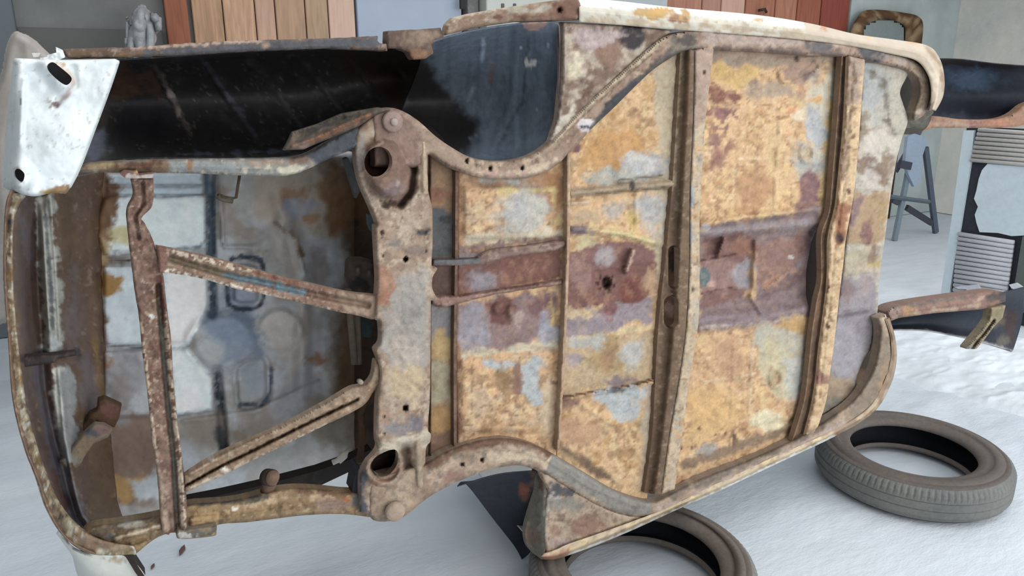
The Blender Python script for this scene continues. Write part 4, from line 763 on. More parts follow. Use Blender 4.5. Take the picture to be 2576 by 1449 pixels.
# rear floor, three fields with the tunnel between
rear = [(1782, 114), (1900, 117), (2020, 125), (2124, 132), (2112, 300), (2098, 420), (2086, 530), (2060, 565), (2040, 610), (2028, 680), (2027, 740), (2036, 785), (2044, 840), (2040, 940), (2025, 1030), (2000, 1124), (1900, 1166), (1780, 1212), (1690, 1248), (1716, 1100), (1735, 950), (1752, 830), (1756, 720), (1756, 550), (1766, 400), (1774, 290)]
def rear_w(x, y): return .05 + 0*x
sq = [('r', [(1855, 400), (1950, 400)], 4, .006, {'s': 4}), ('r', [(1860, 395), (1850, 530)], 4, .006, {'s': 4}), ('r', [(1963, 300), (1955, 400), (1948, 530)], 6, .007, {'s': 4}), ('r', [(1848, 830), (1840, 1060)], 5, .006, {'s': 4}), ('r', [(1770, 960), (1900, 940)], 5, .005, {'s': 4}), ('r', [(1895, 850), (1885, 1060)], 6, .007, {'s': 4})] + [('r', [(1962, 405+k*14), (2010, 402+k*14)], 4, .004, {'s': 3}) for k in range(9)]
plate('rear_floor', rear, rear_w, .02, 5, parent=car, rel=relief(sq+[('o', 2030, 385, 16, 22, 8, .01, {'s': 4}), e(2030, 385, 34, 36, .006, s=8), ('o', 1952, 950, 14, 22, 8, .01, {'s': 4}), ('q', S([(1958, 150), (1960, 190), (1975, 206), (2010, 200), (2060, 172), (2050, 146)], False, 4), 5, .012, {'s': 4}),
         ('r', [(1765, 565), (1870, 548), (1980, 535), (2055, 525)], 16, .03, {'s': 10}), ('r', [(1762, 825), (1870, 812), (1960, 792), (2015, 780)], 18, .02, {'s': 10}), p([(1765, 600), (2050, 575), (2040, 760), (1765, 790)], -.035, s=16),
         ('r', [(1765, 660), (1855, 645)], 4, .014, {'s': 3}), ('r', [(1765, 740), (1850, 722)], 4, .012, {'s': 3}), ('r', [(1808, 640), (1822, 600)], 8, .03, {'s': 4}), ('r', [(1900, 610), (1895, 720), (1888, 745)], 8, .012, {'s': 5}), ('q', S([(1903, 620), (1915, 602), (2030, 590), (2040, 640), (1960, 700), (1900, 738)], True, 3), 5, .010, {'s': 4}), ('r', [(1890, 745), (1915, 790)], 7, .014, {'s': 5}), ('r', [(1790, 1120), (1920, 1070), (1990, 1060)], 8, -.01, {'s': 6})], .005, 18),
      pf=paint((205, 163, 118), [nz(50, .55, (192, 148, 100)), nz(28, .6, (176, 128, 90)), p([(1785, 110), (2120, 130), (2118, 165), (1960, 165), (1785, 170)], (146, 128, 112), s=8, w=10), nz(9, .66, (214, 184, 144)), l([(1855, 400), (1950, 400)], 3, (216, 188, 150), s=2, w=3), l([(1850, 400), (1843, 530)], 5, (212, 178, 134), s=3, w=4), l([(1957, 400), (1949, 540)], 7, (214, 184, 142), s=3, w=4), l([(1963, 310), (1960, 395)], 4, (214, 186, 148), s=3, w=3), l([(1770, 962), (1900, 940)], 4, (216, 186, 148), s=3, w=3), l([(1893, 850), (1884, 1060)], 6, (214, 180, 138), s=3, w=4), l([(1843, 1000), (1838, 1060)], 5, (214, 180, 138), s=3, w=4), l([(1800, 150), (1950, 155)], 12, (150, 138, 122), s=6), e(1840, 190, 60, 26, (200, 162, 98), s=8, w=20), e(1897, 212, 12, 14, (124, 82, 60), s=3, w=6), e(2000, 180, 60, 30, (156, 132, 116), s=10, w=20), e(1950, 230, 60, 22, (166, 144, 120), s=12, w=20), l([(1972, 205), (2060, 175)], 5, (176, 160, 142), s=3), e(2005, 148, 6, 9, (70, 56, 50), s=2, w=2), p([(1790, 220), (1880, 240), (1840, 258), (1788, 250)], (134, 84, 70), s=5, w=16),
         e(1808, 330, 26, 64, (150, 108, 96), s=8, w=44, fl=.5), e(1830, 285, 34, 18, (138, 96, 90), s=6, w=26, fl=.48), e(1800, 400, 22, 30, (150, 106, 90), s=8, w=30), e(2040, 190, 30, 10, (120, 104, 98), s=8), e(2070, 250, 34, 90, (186, 178, 160), s=14, w=30), e(2045, 250, 20, 8, (204, 150, 84), s=5, w=8), e(1995, 278, 16, 8, (200, 140, 92), s=5, w=8), e(2020, 290, 22, 12, (206, 186, 156), s=6, w=12), e(2056, 340, 18, 60, (166, 168, 168), s=8, w=22), e(2030, 395, 36, 42, (164, 162, 156), s=8, w=16), e(2030, 385, 18, 22, (186, 166, 136), s=5), p([(2080, 250), (2112, 250), (2095, 420), (2085, 520), (2060, 520), (2080, 400)], (200, 166, 104), s=7, w=12),
         p([(2010, 440), (2062, 420), (2060, 520), (2040, 560), (2010, 540)], (124, 96, 96), s=8, w=14), e(1950, 420, 24, 90, (206, 172, 122), s=16, w=26), e(1905, 470, 44, 60, (182, 136, 96), s=14, w=24), nz(16, .6, (212, 178, 124)),
         p([(1758, 590), (1800, 565), (1900, 550), (2000, 540), (2062, 520), (2080, 600), (2060, 780), (1990, 800), (1880, 820), (1758, 830)], (128, 112, 112), s=6, w=14), l([(1765, 585), (1900, 572), (2040, 560)], 14, (146, 134, 138), s=8, w=8), p([(1762, 600), (1810, 590), (1900, 595), (1895, 720), (1850, 760), (1762, 770)], (124, 88, 82), s=7, w=12), e(1800, 690, 34, 50, (138, 112, 106), s=10, w=16), e(1872, 620, 30, 20, (140, 96, 78), s=8, w=12), e(1875, 690, 26, 34, (140, 132, 138), s=8, w=14), l([(1895, 640), (1892, 740)], 12, (176, 140, 104), s=5, w=8), p([(1905, 610), (2030, 590), (2020, 640), (1920, 720), (1903, 720)], (134, 106, 98), s=6, w=12), l([(1930, 720), (2000, 680)], 14, (168, 124, 100), s=6, w=12), e(1890, 740, 14, 12, (186, 150, 108), s=5, w=8),
         l([(1920, 745), (2010, 700), (2040, 690)], 26, (108, 88, 88), s=8, w=12), e(1990, 645, 7, 6, (190, 180, 174), s=2, w=6), l([(1765, 810), (1900, 800), (2000, 770)], 30, (130, 112, 120), s=10, w=12), e(1772, 697, 14, 25, (86, 102, 106), s=2, w=1), e(1790, 710, 5, 6, (170, 140, 132), s=2), l([(1765, 655), (1850, 640)], 4, (74, 50, 46), s=2, w=2), l([(1765, 738), (1850, 722)], 3, (90, 62, 56), s=2, w=2), e(1776, 570, 9, 5, (176, 168, 172), s=3), l([(1758, 826), (1940, 812), (2010, 790)], 6, (172, 158, 150), s=4, w=6),
         e(1990, 830, 40, 26, (190, 150, 92), s=10, w=18), e(1960, 860, 50, 40, (168, 164, 150), s=12, w=28), e(1960, 930, 40, 60, (182, 172, 144), s=10, w=30), e(1952, 950, 16, 22, (176, 150, 112), s=5), e(2000, 940, 26, 60, (176, 176, 168), s=10, w=22), e(1830, 900, 50, 60, (186, 142, 106), s=20, w=30), e(1790, 1040, 60, 50, (206, 162, 104), s=18, w=30), e(1935, 1060, 50, 24, (206, 196, 166), s=8, w=20), e(1770, 1095, 40, 26, (204, 164, 108), s=10, w=14), *[e(a, b, 5, 5, (116, 82, 58), s=2, w=2) for a, b in ((1712, 1128), (1742, 1127), (1760, 1078), (1800, 1094), (1826, 1090))], e(1780, 1135, 26, 14, (152, 150, 146), s=6, w=14), l([(1850, 1092), (1848, 1130)], 4, (112, 86, 66), s=2), l([(1720, 1170), (1850, 1128), (1980, 1080)], 22, (130, 112, 94), s=6, w=8), l([(2050, 820), (2030, 980), (2000, 1090)], 14, (196, 158, 110), s=6, w=10), nz(11, .66, (146, 106, 66))], var=.17, vs=20))
# oval slot between floor and rear cross member
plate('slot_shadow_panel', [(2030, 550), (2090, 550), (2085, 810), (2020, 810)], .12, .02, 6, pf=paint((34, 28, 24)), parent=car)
r3l = [(2118, 140), (2106, 300), (2096, 420), (2086, 530), (2066, 592), (2066, 700), (2054, 760), (2042, 840), (2034, 920), (2022, 1010), (1992, 1112)]
r3m = [(2133, 140), (2126, 300), (2114, 430), (2104, 520), (2086, 600), (2084, 700), (2074, 790), (2062, 880), (2054, 960), (2042, 1030), (2022, 1105)]
r3r = [(2176, 150), (2168, 250), (2157, 400), (2146, 500), (2128, 600), (2122, 660), (2112, 740), (2100, 850), (2088, 940), (2078, 1010), (2050, 1095)]
plate('rear_member_web', S(r3l, n=5).tolist()+S(r3m, n=5).tolist()[::-1], .03, .02, 3.5, parent=car, rnd=(4, -.015), pf=paint((118, 94, 74), [nz(20, .5, (140, 108, 80)), l([(2125, 200), (2110, 420)], 14, (92, 74, 64)), l([(2084, 560), (2072, 700), (2060, 800)], 12, (158, 120, 90))]))  # dark brown puts the member's left-side shade into the colour
plate('rear_member_flange', S(r3m, n=5).tolist()+S(r3r, n=5).tolist()[::-1], .0, .008, 4, rnd=(5, .008), parent=car, rel=relief([('r', [(2146, 160), (2130, 420), (2098, 640), (2085, 780), (2060, 1000)], 5, -.008, {'s': 4}), e(2107, 602, 10, 14, -.02, s=6)], .005, 18),
      pf=paint((200, 168, 126), [nz(34, .54, (206, 176, 134)), nz(24, .6, (180, 138, 102)), p([(2128, 140), (2180, 150), (2168, 250), (2130, 260)], (158, 140, 126), s=8, w=12), l([(2142, 160), (2136, 300), (2120, 450)], 8, (134, 112, 96), s=4, w=6), e(2153, 198, 5, 11, (108, 86, 70), s=3, w=3), e(2150, 275, 8, 9, (134, 96, 68), s=4, w=6), e(2146, 345, 5, 6, (128, 96, 72), s=2, w=2), e(2135, 482, 6, 8, (110, 80, 62), s=2, w=2), p([(2104, 510), (2136, 520), (2124, 600), (2100, 620)], (156, 104, 74), s=6, w=10), e(2112, 600, 12, 10, (112, 96, 112), s=3, w=6), e(2078, 725, 4, 6, (90, 70, 58), s=1), e(2082, 820, 4, 6, (90, 70, 60), s=1), e(2060, 955, 24, 18, (150, 106, 92), s=6, w=12), e(2045, 1090, 10, 12, (150, 126, 104)), nz(10, .68, (140, 106, 76))], var=.16, vs=16))
# rearmost panel
plate('tail_panel', S([(2168, 152), (2250, 158), (2284, 176), (2280, 195), (2264, 230), (2272, 262), (2284, 300), (2276, 330)], n=4).tolist()+S([(2270, 345), (2256, 400), (2242, 480), (2226, 600), (2212, 700), (2206, 800), (2190, 880)], n=4).tolist()+S([(2172, 905), (2155, 950), (2155, 985), (2150, 1000), (2060, 1050), (2030, 1075)], n=4).tolist()+[(2070, 1010), (2092, 850), (2115, 700), (2140, 500), (2160, 300)], .055, .02, 5, parent=car, rnd=(5, .012),
      rel=relief([('r', [(2145, 486), (2240, 478)], 3, -.012, {'s': 3}), ('r', [(2120, 622), (2222, 605)], 3, -.010, {'s': 3}), ('r', [(2105, 792), (2180, 778)], 12, .012, {'s': 5}), ('r', [(2110, 690), (2205, 680)], 8, .008, {'s': 6}), ('r', [(2220, 180), (2232, 300)], 16, -.008, {'s': 8}), e(2200, 380, 60, 50, .012, s=22)], .009, 34),
      pf=paint((172, 166, 154), [e(2190, 230, 34, 60, (158, 160, 158), s=14, w=24), l([(2200, 190), (2225, 205), (2232, 260), (2240, 340)], 17, (112, 108, 100), s=7, w=14), e(2190, 330, 44, 18, (128, 116, 100), s=8, w=20), e(2170, 300, 20, 18, (136, 122, 108), s=6, w=14), e(2200, 360, 50, 34, (186, 178, 168), s=12, w=24), p([(2200, 415), (2250, 380), (2240, 470), (2170, 480), (2150, 420), (2180, 405)], (132, 114, 98), s=8, w=24), e(2190, 450, 28, 16, (182, 174, 166), s=8, w=14), e(2175, 400, 24, 10, (128, 110, 96), s=6, w=12),
         p([(2140, 488), (2240, 480), (2222, 605), (2122, 620)], (164, 134, 100), s=5, w=10), p([(2140, 500), (2170, 495), (2160, 560), (2130, 590)], (124, 102, 102), s=6, w=12), e(2180, 580, 14, 26, (130, 92, 84), s=6, w=10), e(2215, 520, 16, 30, (164, 134, 92), s=6, w=12), p([(2118, 630), (2220, 612), (2205, 690), (2110, 700)], (166, 156, 136), s=6, w=14), e(2196, 640, 12, 22, (136, 112, 92), s=5, w=8), e(2195, 665, 16, 10, (184, 158, 104), s=5, w=8),
         p([(2108, 700), (2206, 695), (2204, 860), (2165, 900), (2150, 960), (2070, 950), (2090, 850)], (138, 128, 136), s=8, w=12), e(2180, 720, 20, 26, (150, 136, 138), s=8, w=12), e(2130, 730, 20, 40, (128, 112, 112), s=8, w=12), l([(2107, 795), (2178, 782)], 13, (116, 104, 114), s=4, w=4), e(2130, 880, 40, 60, (146, 138, 148), s=14, w=12), p([(2066, 945), (2150, 950), (2152, 990), (2060, 1045), (2050, 1040)], (150, 132, 112), s=8, w=14), e(2095, 1010, 40, 18, (124, 120, 110), s=8, w=14), e(2150, 1005, 16, 7, (120, 116, 106))], var=.13, vs=30))
# ---- main chassis rails (S shaped)
ur_top = [(935, 292), (955, 277), (985, 271), (1018, 282), (1055, 306), (1095, 342), (1135, 370), (1180, 394), (1240, 406), (1300, 402), (1350, 384), (1395, 348), (1440, 298), (1500, 240), (1560, 186), (1620, 132), (1665, 96), (1715, 80), (1790, 78), (1900, 86), (2030, 98), (2130, 108), (2210, 124), (2280, 142), (2325, 168), (2340, 205), (2342, 240), (2334, 272)]
ur_bot = [(2322, 292), (2296, 304), (2300, 270), (2312, 235), (2308, 205), (2288, 182), (2250, 166), (2180, 152), (2125, 143), (2020, 139), (1900, 130), (1780, 127), (1722, 129), (1690, 144), (1640, 178), (1595, 220), (1545, 270), (1490, 322), (1452, 365), (1420, 398), (1385, 426), (1335, 446), (1275, 451), (1210, 446), (1150, 430), (1105, 407), (1078, 388), (1060, 420), (940, 420)]
plate('upper_chassis_rail', S(ur_top, n=5).tolist()+S(ur_bot, n=5).tolist(), lambda x, y: .0 + .03*sm(2200, 2330, x), .025, 4, rnd=(11, .022), parent=car,
      rel=relief([('r', ur_top[4:19], 9, .010, {'s': 4}), ('e', 1233, 424, 4, 6, -.02, {'s': 2}), ('e', 1174, 405, 4, 6, -.02, {'s': 2}), ('e', 1203, 412, 5, 9, .01, {'s': 3}), ('e', 1314, 423, 4, 5, -.02, {'s': 2})], .004, 16),
      pf=paint((150, 130, 114), [nz(36, .54, (128, 106, 92)), nz(24, .58, (176, 158, 138)), p([(1040, 310), (1180, 392), (1160, 432), (1050, 370)], (156, 132, 112), s=8, w=14), l([(1200, 440), (1330, 436), (1400, 400)], 16, (188, 170, 148), s=6, w=12), e(1250, 440, 40, 7, (172, 138, 126), s=5, w=8), p([(1492, 300), (1560, 235), (1625, 175), (1690, 120), (1745, 110), (1720, 135), (1650, 178), (1590, 240), (1520, 312), (1480, 335)], (84, 80, 78), s=6, w=8), p([(1520, 260), (1600, 195), (1610, 220), (1540, 290), (1500, 320)], (66, 66, 70), s=6, w=6),
         l([(1395, 350), (1440, 300), (1500, 242), (1560, 188), (1625, 132), (1668, 98)], 15, (180, 166, 144), s=3, w=6), l([(1402, 356), (1450, 308), (1560, 206), (1640, 136)], 3, (104, 88, 70), s=2, w=2), p([(1462, 300), (1490, 295), (1500, 308), (1478, 330), (1458, 322)], (190, 184, 184), s=3, w=10), e(1478, 318, 12, 5, (70, 66, 74), s=2, w=8), p([(1680, 92), (1760, 80), (1760, 120), (1690, 130)], (124, 116, 104), s=8, w=14), e(1730, 105, 20, 10, (84, 78, 74), s=6, w=14),
         p([(1770, 80), (2120, 108), (2120, 122), (1770, 108)], (164, 148, 138), s=5, w=8), l([(1800, 122), (2000, 132), (2110, 136)], 12, (112, 98, 92), s=5, w=10), e(2060, 118, 30, 12, (100, 94, 96), s=6, w=14), p([(2165, 112), (2250, 130), (2240, 150), (2170, 140)], (86, 84, 88), s=6, w=18), e(2270, 150, 26, 12, (158, 146, 138), s=6, w=12), p([(2290, 150), (2345, 180), (2350, 260), (2300, 300), (2290, 280), (2325, 230)], (178, 164, 146), s=6, w=10), p([(2300, 190), (2320, 200), (2322, 260), (2300, 300), (2295, 280)], (128, 112, 94), s=5, w=10), e(2298, 296, 14, 14, (104, 98, 88), s=5), *[e(a, b, 4, 6, (64, 50, 44), s=1, w=1) for a, b in ((1174, 405), (1233, 424), (1314, 423))],  # the three rail holes get painted darkness inside
         p([(935, 290), (985, 270), (1040, 300), (1060, 340), (1060, 430), (930, 430)], (134, 112, 102), s=8, w=12), nz(10, .68, (104, 84, 70))], var=.2, vs=16), jag=0)
# lower rail
lr_top = [(1068, 1166), (1110, 1142), (1160, 1120), (1215, 1106), (1270, 1102), (1325, 1112), (1375, 1134), (1420, 1160), (1480, 1196), (1540, 1232), (1590, 1252), (1640, 1262), (1690, 1240), (1760, 1205), (1850, 1170), (1940, 1132), (2020, 1092), (2090, 1048), (2140, 1012), (2170, 975), (2195, 930), (2208, 880), (2212, 830), (2205, 800)]
lr_bot = [(2228, 790), (2244, 850), (2246, 915), (2230, 975), (2190, 1030), (2140, 1070), (2060, 1112), (1960, 1160), (1860, 1208), (1760, 1256), (1690, 1286), (1640, 1300), (1590, 1302), (1540, 1290), (1480, 1262), (1420, 1226), (1370, 1194), (1330, 1176), (1290, 1171), (1225, 1184), (1150, 1213), (1080, 1250), (1030, 1290), (990, 1310), (930, 1300), (930, 1200)]
plate('lower_chassis_rail', S(lr_top, n=5).tolist()+S(lr_bot, n=5).tolist(), .0, .025, 4, rnd=(12, .024), parent=car, rel=relief([('r', [(1080, 1175), (1160, 1142), (1270, 1124), (1360, 1150), (1480, 1225), (1600, 1275)], 3, .006, {'s': 3}), ('e', 1162, 1168, 4, 5, -.02, {'s': 2}), ('e', 1212, 1157, 4, 5, -.02, {'s': 2})], .004, 16),
      pf=paint((158, 138, 120), [nz(34, .55, (176, 158, 138)), nz(26, .6, (132, 112, 96)), l([(1070, 1172), (1160, 1128), (1260, 1106), (1340, 1118), (1400, 1150)], 22, (104, 80, 66), s=7, w=8), l([(1240, 1150), (1330, 1148), (1395, 1178)], 20, (190, 170, 142), s=6, w=10), p([(1385, 1150), (1400, 1140), (1480, 1185), (1560, 1240), (1640, 1262), (1640, 1300), (1560, 1290), (1470, 1240), (1375, 1186)], (134, 132, 126), s=3, w=5), l([(1384, 1152), (1372, 1166)], 4, (206, 180, 140), s=2, w=2),  # dark upper band stands in for the rail's shaded side face
         nz(14, .64, (112, 108, 100)), l([(1640, 1290), (1760, 1245), (1960, 1150), (2120, 1070)], 16, (170, 152, 142), s=7, w=14), l([(1690, 1245), (1800, 1195), (1960, 1128), (2060, 1070)], 20, (118, 108, 98), s=7, w=10), l([(1880, 1160), (2000, 1104), (2100, 1045)], 16, (104, 92, 80), s=7, w=10), p([(2130, 1010), (2200, 920), (2215, 830), (2232, 830), (2240, 920), (2200, 1010), (2150, 1060)], (134, 122, 108), s=6, w=10), e(2222, 950, 12, 40, (164, 130, 98), s=6, w=12), *[e(a, b, 5, 5, (88, 70, 58), s=2, w=1) for a, b in ((1162, 1168), (1212, 1157))], e(1130, 1200, 30, 16, (140, 108, 94), s=6, w=14), e(2212, 806, 9, 8, (160, 146, 132), s=2)], var=.18, vs=16))  # shade inside the two rail holes is painted as dark dots
# lower sill edge and outrigger
plate('lower_outrigger_side', S([(1345, 1180), (1360, 1200), (1372, 1225), (1380, 1260), (1375, 1300), (1370, 1400), (1350, 1398), (1330, 1380), (1322, 1350), (1325, 1320), (1340, 1270), (1350, 1240), (1352, 1215)], True, 4), lambda x, y: .02+.09*sm(1374, 1322, x), .02, 4, parent=car, rel=relief([], .004, 20), pf=paint((128, 124, 112), [nz(24, .55, (108, 104, 94)), e(1342, 1350, 16, 24, (134, 112, 100), s=6, w=10), l([(1355, 1200), (1365, 1230)], 12, (96, 78, 66)), e(1340, 1235, 10, 16, (140, 92, 66), s=4, w=6), nz(14, .64, (160, 154, 140))]))
plate('lower_outrigger', [(1352, 1178), (1395, 1198), (1440, 1226), (1500, 1262), (1560, 1290), (1640, 1302), (1600, 1322), (1500, 1352), (1400, 1392), (1372, 1402), (1368, 1330), (1372, 1270), (1375, 1230)], .012, .015, 4, rnd=(6, .012), parent=car, rel=relief([], .006, 24),
      pf=paint((170, 148, 124), [nz(30, .54, (184, 160, 130)), l([(1390, 1200), (1500, 1270), (1580, 1300)], 18, (192, 168, 146), s=6, w=12), e(1410, 1240, 34, 16, (84, 80, 84), s=6, w=18), e(1385, 1258, 16, 10, (160, 158, 152), s=4, w=10), e(1430, 1270, 30, 12, (136, 132, 124), s=7, w=14), e(1470, 1330, 60, 20, (140, 114, 100), s=10, w=24), e(1410, 1370, 30, 14, (152, 136, 132), s=8, w=12), l([(1372, 1280), (1372, 1370)], 9, (188, 180, 168), s=4, w=8), nz(12, .64, (124, 98, 82))], var=.2, vs=16))
lso = [(1366, 1407), (1380, 1408), (1410, 1404), (1500, 1372), (1600, 1330), (1700, 1284), (1800, 1240), (1950, 1169), (2100, 1098), (2195, 1040), (2240, 970), (2256, 905), (2252, 850), (2238, 800)]
lsm = [(1362, 1400), (1382, 1400), (1412, 1394), (1500, 1360), (1600, 1318), (1700, 1273), (1800, 1230), (1950, 1160), (2098, 1090), (2190, 1034), (2233, 966), (2249, 905), (2246, 850), (2232, 802)]
lsi = [(1368, 1392), (1400, 1382), (1430, 1368), (1500, 1344), (1600, 1308), (1680, 1276), (1790, 1222), (1940, 1152), (2088, 1086), (2180, 1030), (2222, 964), (2240, 905), (2240, 850), (2226, 804)]
loft('lower_sill', [back(lso, .02, .1), mkr(lso, .02), mkr(lsm, -.006), mkr(lsi, .0), mkr(lsi, .05)], nu=220, nv=5, mat=M_PAINT, parent=car, rel=relief([], .003, 14),
     pf=paint((180, 158, 126), [l([(1430, 1398), (1600, 1330), (1800, 1240), (1960, 1164), (2100, 1098)], 7, (222, 224, 220), s=2, w=3), nz(24, .58, (196, 176, 124)), nz(18, .6, (146, 114, 84)), l([(1350, 1392), (1380, 1404), (1430, 1388)], 14, (160, 112, 84), s=4, w=8), p([(2110, 1110), (2260, 950), (2260, 780), (2200, 780), (2200, 960), (2090, 1070)], (140, 112, 84), s=6, w=8)], var=.16))
# dark plates painted as the shaded openings behind the tail corner tubes
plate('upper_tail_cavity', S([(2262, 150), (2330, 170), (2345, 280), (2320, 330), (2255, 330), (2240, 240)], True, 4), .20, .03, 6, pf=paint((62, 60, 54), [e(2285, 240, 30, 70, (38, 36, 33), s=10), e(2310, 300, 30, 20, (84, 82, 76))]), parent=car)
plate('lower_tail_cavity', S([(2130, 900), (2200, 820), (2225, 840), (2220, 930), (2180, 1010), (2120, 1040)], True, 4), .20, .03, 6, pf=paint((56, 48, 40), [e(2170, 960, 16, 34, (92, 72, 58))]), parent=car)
plate('tail_gusset', [(2284, 296), (2300, 300), (2338, 274), (2352, 282), (2318, 310), (2290, 322), (2276, 322), (2272, 300)], .08, .04, 4, pf=paint((92, 90, 82), [nz(20, .5, (72, 70, 64))]), parent=car)

# ---- front axle beam with spring towers
beam = S([(893, 345), (900, 322), (925, 300), (950, 290), (1020, 300), (1060, 335), (1075, 352)], n=5).tolist()+[(1076, 385), (1075, 430), (1077, 480), (1083, 505)]+S([(1088, 530), (1088, 620), (1086, 668), (1100, 674), (1096, 684), (1088, 698), (1088, 728), (1100, 752), (1084, 756)], n=3).tolist()+S([(1084, 800), (1083, 900), (1081, 1010), (1076, 1078), (1084, 1092), (1082, 1112), (1072, 1126), (1070, 1170), (1072, 1230), (1050, 1268), (1010, 1290)], n=4).tolist()+[(960, 1302), (905, 1288), (903, 1240), (906, 1190)]+S([(925, 1160), (942, 1142), (950, 1125), (946, 1100), (948, 1010), (955, 940), (950, 905), (942, 880), (956, 860), (954, 810), (942, 800), (946, 740), (948, 700), (945, 640), (942, 570), (948, 566), (930, 520), (908, 470), (895, 420), (892, 380)], n=3).tolist()
tw1 = ell(952, 408, 35, 39, 40, 10); tw2 = S([(935, 1168), (945, 1150), (975, 1134), (996, 1132), (1002, 1150), (995, 1176), (975, 1196), (955, 1198), (940, 1186)], True, 5)
beamp = plate('front_axle_beam', beam, lambda x, y: -.03 + .035*sm(0, 1, np.maximum(sm(470, 400, y), sm(1120, 1190, y))), .02, 4, holes=[tw1, tw2], rnd=(9, .02), parent=car,
      rel=relief([e(968, 425, 46, 66, .05, s=12), e(985, 470, 36, 34, .012, s=16), ('r', [(1030, 375), (1042, 430), (1036, 480), (1008, 516)], 14, -.05, {'s': 7}), ('o', 953, 408, 36, 43, 7, .006, {'s': 4}), ('o', 968, 1172, 46, 44, 14, .03, {'s': 7}), ('r', [(1018, 1135), (1024, 1190), (1000, 1240), (950, 1245)], 26, -.035, {'s': 9}), ('e', 960, 585, 4, 5, -.02, {'s': 2}), ('e', 1020, 652, 5, 6, -.03, {'s': 2}), ('e', 1020, 1026, 6, 7, -.03, {'s': 2}),
         ('r', [(1066, 360), (1068, 480)], 10, .01, {'s': 4}), ('r', [(965, 1112), (1060, 1100)], 22, .014, {'s': 8}), ('r', [(1052, 1120), (1056, 1220)], 16, .014, {'s': 5})], .004, 18),
      pf=paint((154, 134, 116), [nz(38, .54, (172, 158, 142)), nz(26, .6, (140, 118, 104)), p([(955, 690), (1080, 680), (1075, 900), (1060, 1000), (970, 980), (960, 760)], (156, 150, 142), s=12, w=26), e(1010, 770, 40, 60, (146, 142, 136), s=14, w=30), e(1020, 960, 44, 50, (188, 164, 128), s=14, w=26), e(1020, 885, 36, 30, (170, 160, 150), s=10, w=20), e(975, 740, 20, 26, (160, 110, 86), s=5, w=18), e(970, 700, 22, 26, (170, 126, 100), s=6, w=18), e(1058, 583, 16, 14, (78, 74, 74), s=5, w=14), e(1050, 630, 20, 12, (128, 114, 104), s=6), e(1000, 612, 18, 12, (136, 126, 118), s=6, w=10), e(980, 1050, 16, 24, (160, 128, 104), s=6, w=14), e(1045, 1060, 24, 22, (110, 102, 110), s=8, w=14), e(1000, 1080, 40, 16, (132, 128, 128), s=8, w=14), p([(950, 1115), (1060, 1080), (1086, 1090), (1076, 1120), (960, 1130)], (182, 172, 156), s=8, w=14),
         p([(935, 345), (1010, 350), (1040, 400), (1040, 470), (1010, 515), (950, 500), (925, 440), (915, 380)], (124, 96, 82), s=8, w=12), l([(1034, 380), (1042, 430), (1034, 490), (1008, 514)], 13, (86, 68, 58), s=5, w=5), e(985, 476, 24, 12, (128, 110, 108), s=6, w=14), e(1002, 462, 4, 6, (170, 152, 146), s=3, w=4), l([(935, 374), (960, 360)], 6, (176, 148, 126), s=3, w=5), e(1022, 380, 16, 26, (148, 130, 112), s=7), p([(1010, 500), (975, 520), (955, 505), (1000, 515)], (66, 50, 42), s=4), p([(892, 370), (912, 330), (920, 400), (905, 440), (895, 420)], (150, 142, 136), s=6, w=8), l([(1066, 350), (1070, 480)], 14, (182, 160, 132), s=4, w=8),  # tower highlights and dark recess crescent put into the colour
         p([(905, 1190), (925, 1180), (920, 1260), (935, 1290), (905, 1290)], (82, 82, 90), s=5, w=6), l([(990, 1150), (998, 1180), (975, 1210), (940, 1215)], 12, (158, 118, 96), s=4, w=5), e(965, 1245, 50, 16, (140, 124, 108), s=8, w=10), l([(1022, 1135), (1026, 1190), (1004, 1240)], 18, (104, 88, 74), s=6, w=6), l([(1052, 1120), (1056, 1230)], 18, (160, 144, 124), s=5, w=8),
         *[e(a, b, r, r+1, (44, 34, 30), s=1, w=1) for a, b, r in ((962, 597, 3), (963, 645, 3), (1072, 585, 4), (1072, 631, 4), (1020, 652, 6), (1020, 1026, 6), (967, 1048, 3), (967, 1091, 3))], nz(10, .69, (112, 88, 72)), nz(16, .66, (198, 176, 150))], var=.16, vs=16))  # bolt holes are dots coloured dark like the shade inside
def bowl(name, hh, w0, w1, c):
    cx, cy = hh.mean(0); rows = [[(a, b, w0) for a, b in np.r_[hh, hh[:1]]]]
    for t, w in ((0, w1), (.4, w1+.003), (.98, w1+.005)): rows.append([(a*(1-t)+cx*t, b*(1-t)+cy*t, w) for a, b in np.r_[hh, hh[:1]]])
    loft(name, rows, nu=50, nv=4, curve=False, pf=paint(c, [nz(16, .5, (c[0]*.75, c[1]*.7, c[2]*.7)), e(cx, cy+24, 14, 8, (124, 92, 78), w=4)]), parent=beamp, solid=0)
bowl('spring_cup', tw1, -.03, .07, (92, 62, 54)); bowl('spring_cup', tw2, -.01, .10, (84, 72, 68))
disc_c('mount_bolt', 986, 306, 27, -.005, .010, beamp, (142, 122, 114)); disc_c('mount_bolt', 992, 1284, 25, -.015, .014, beamp, (164, 146, 130))
disc_c('bolt_nut', 990, 307, 10, -.017, .008, beamp, (160, 146, 140))

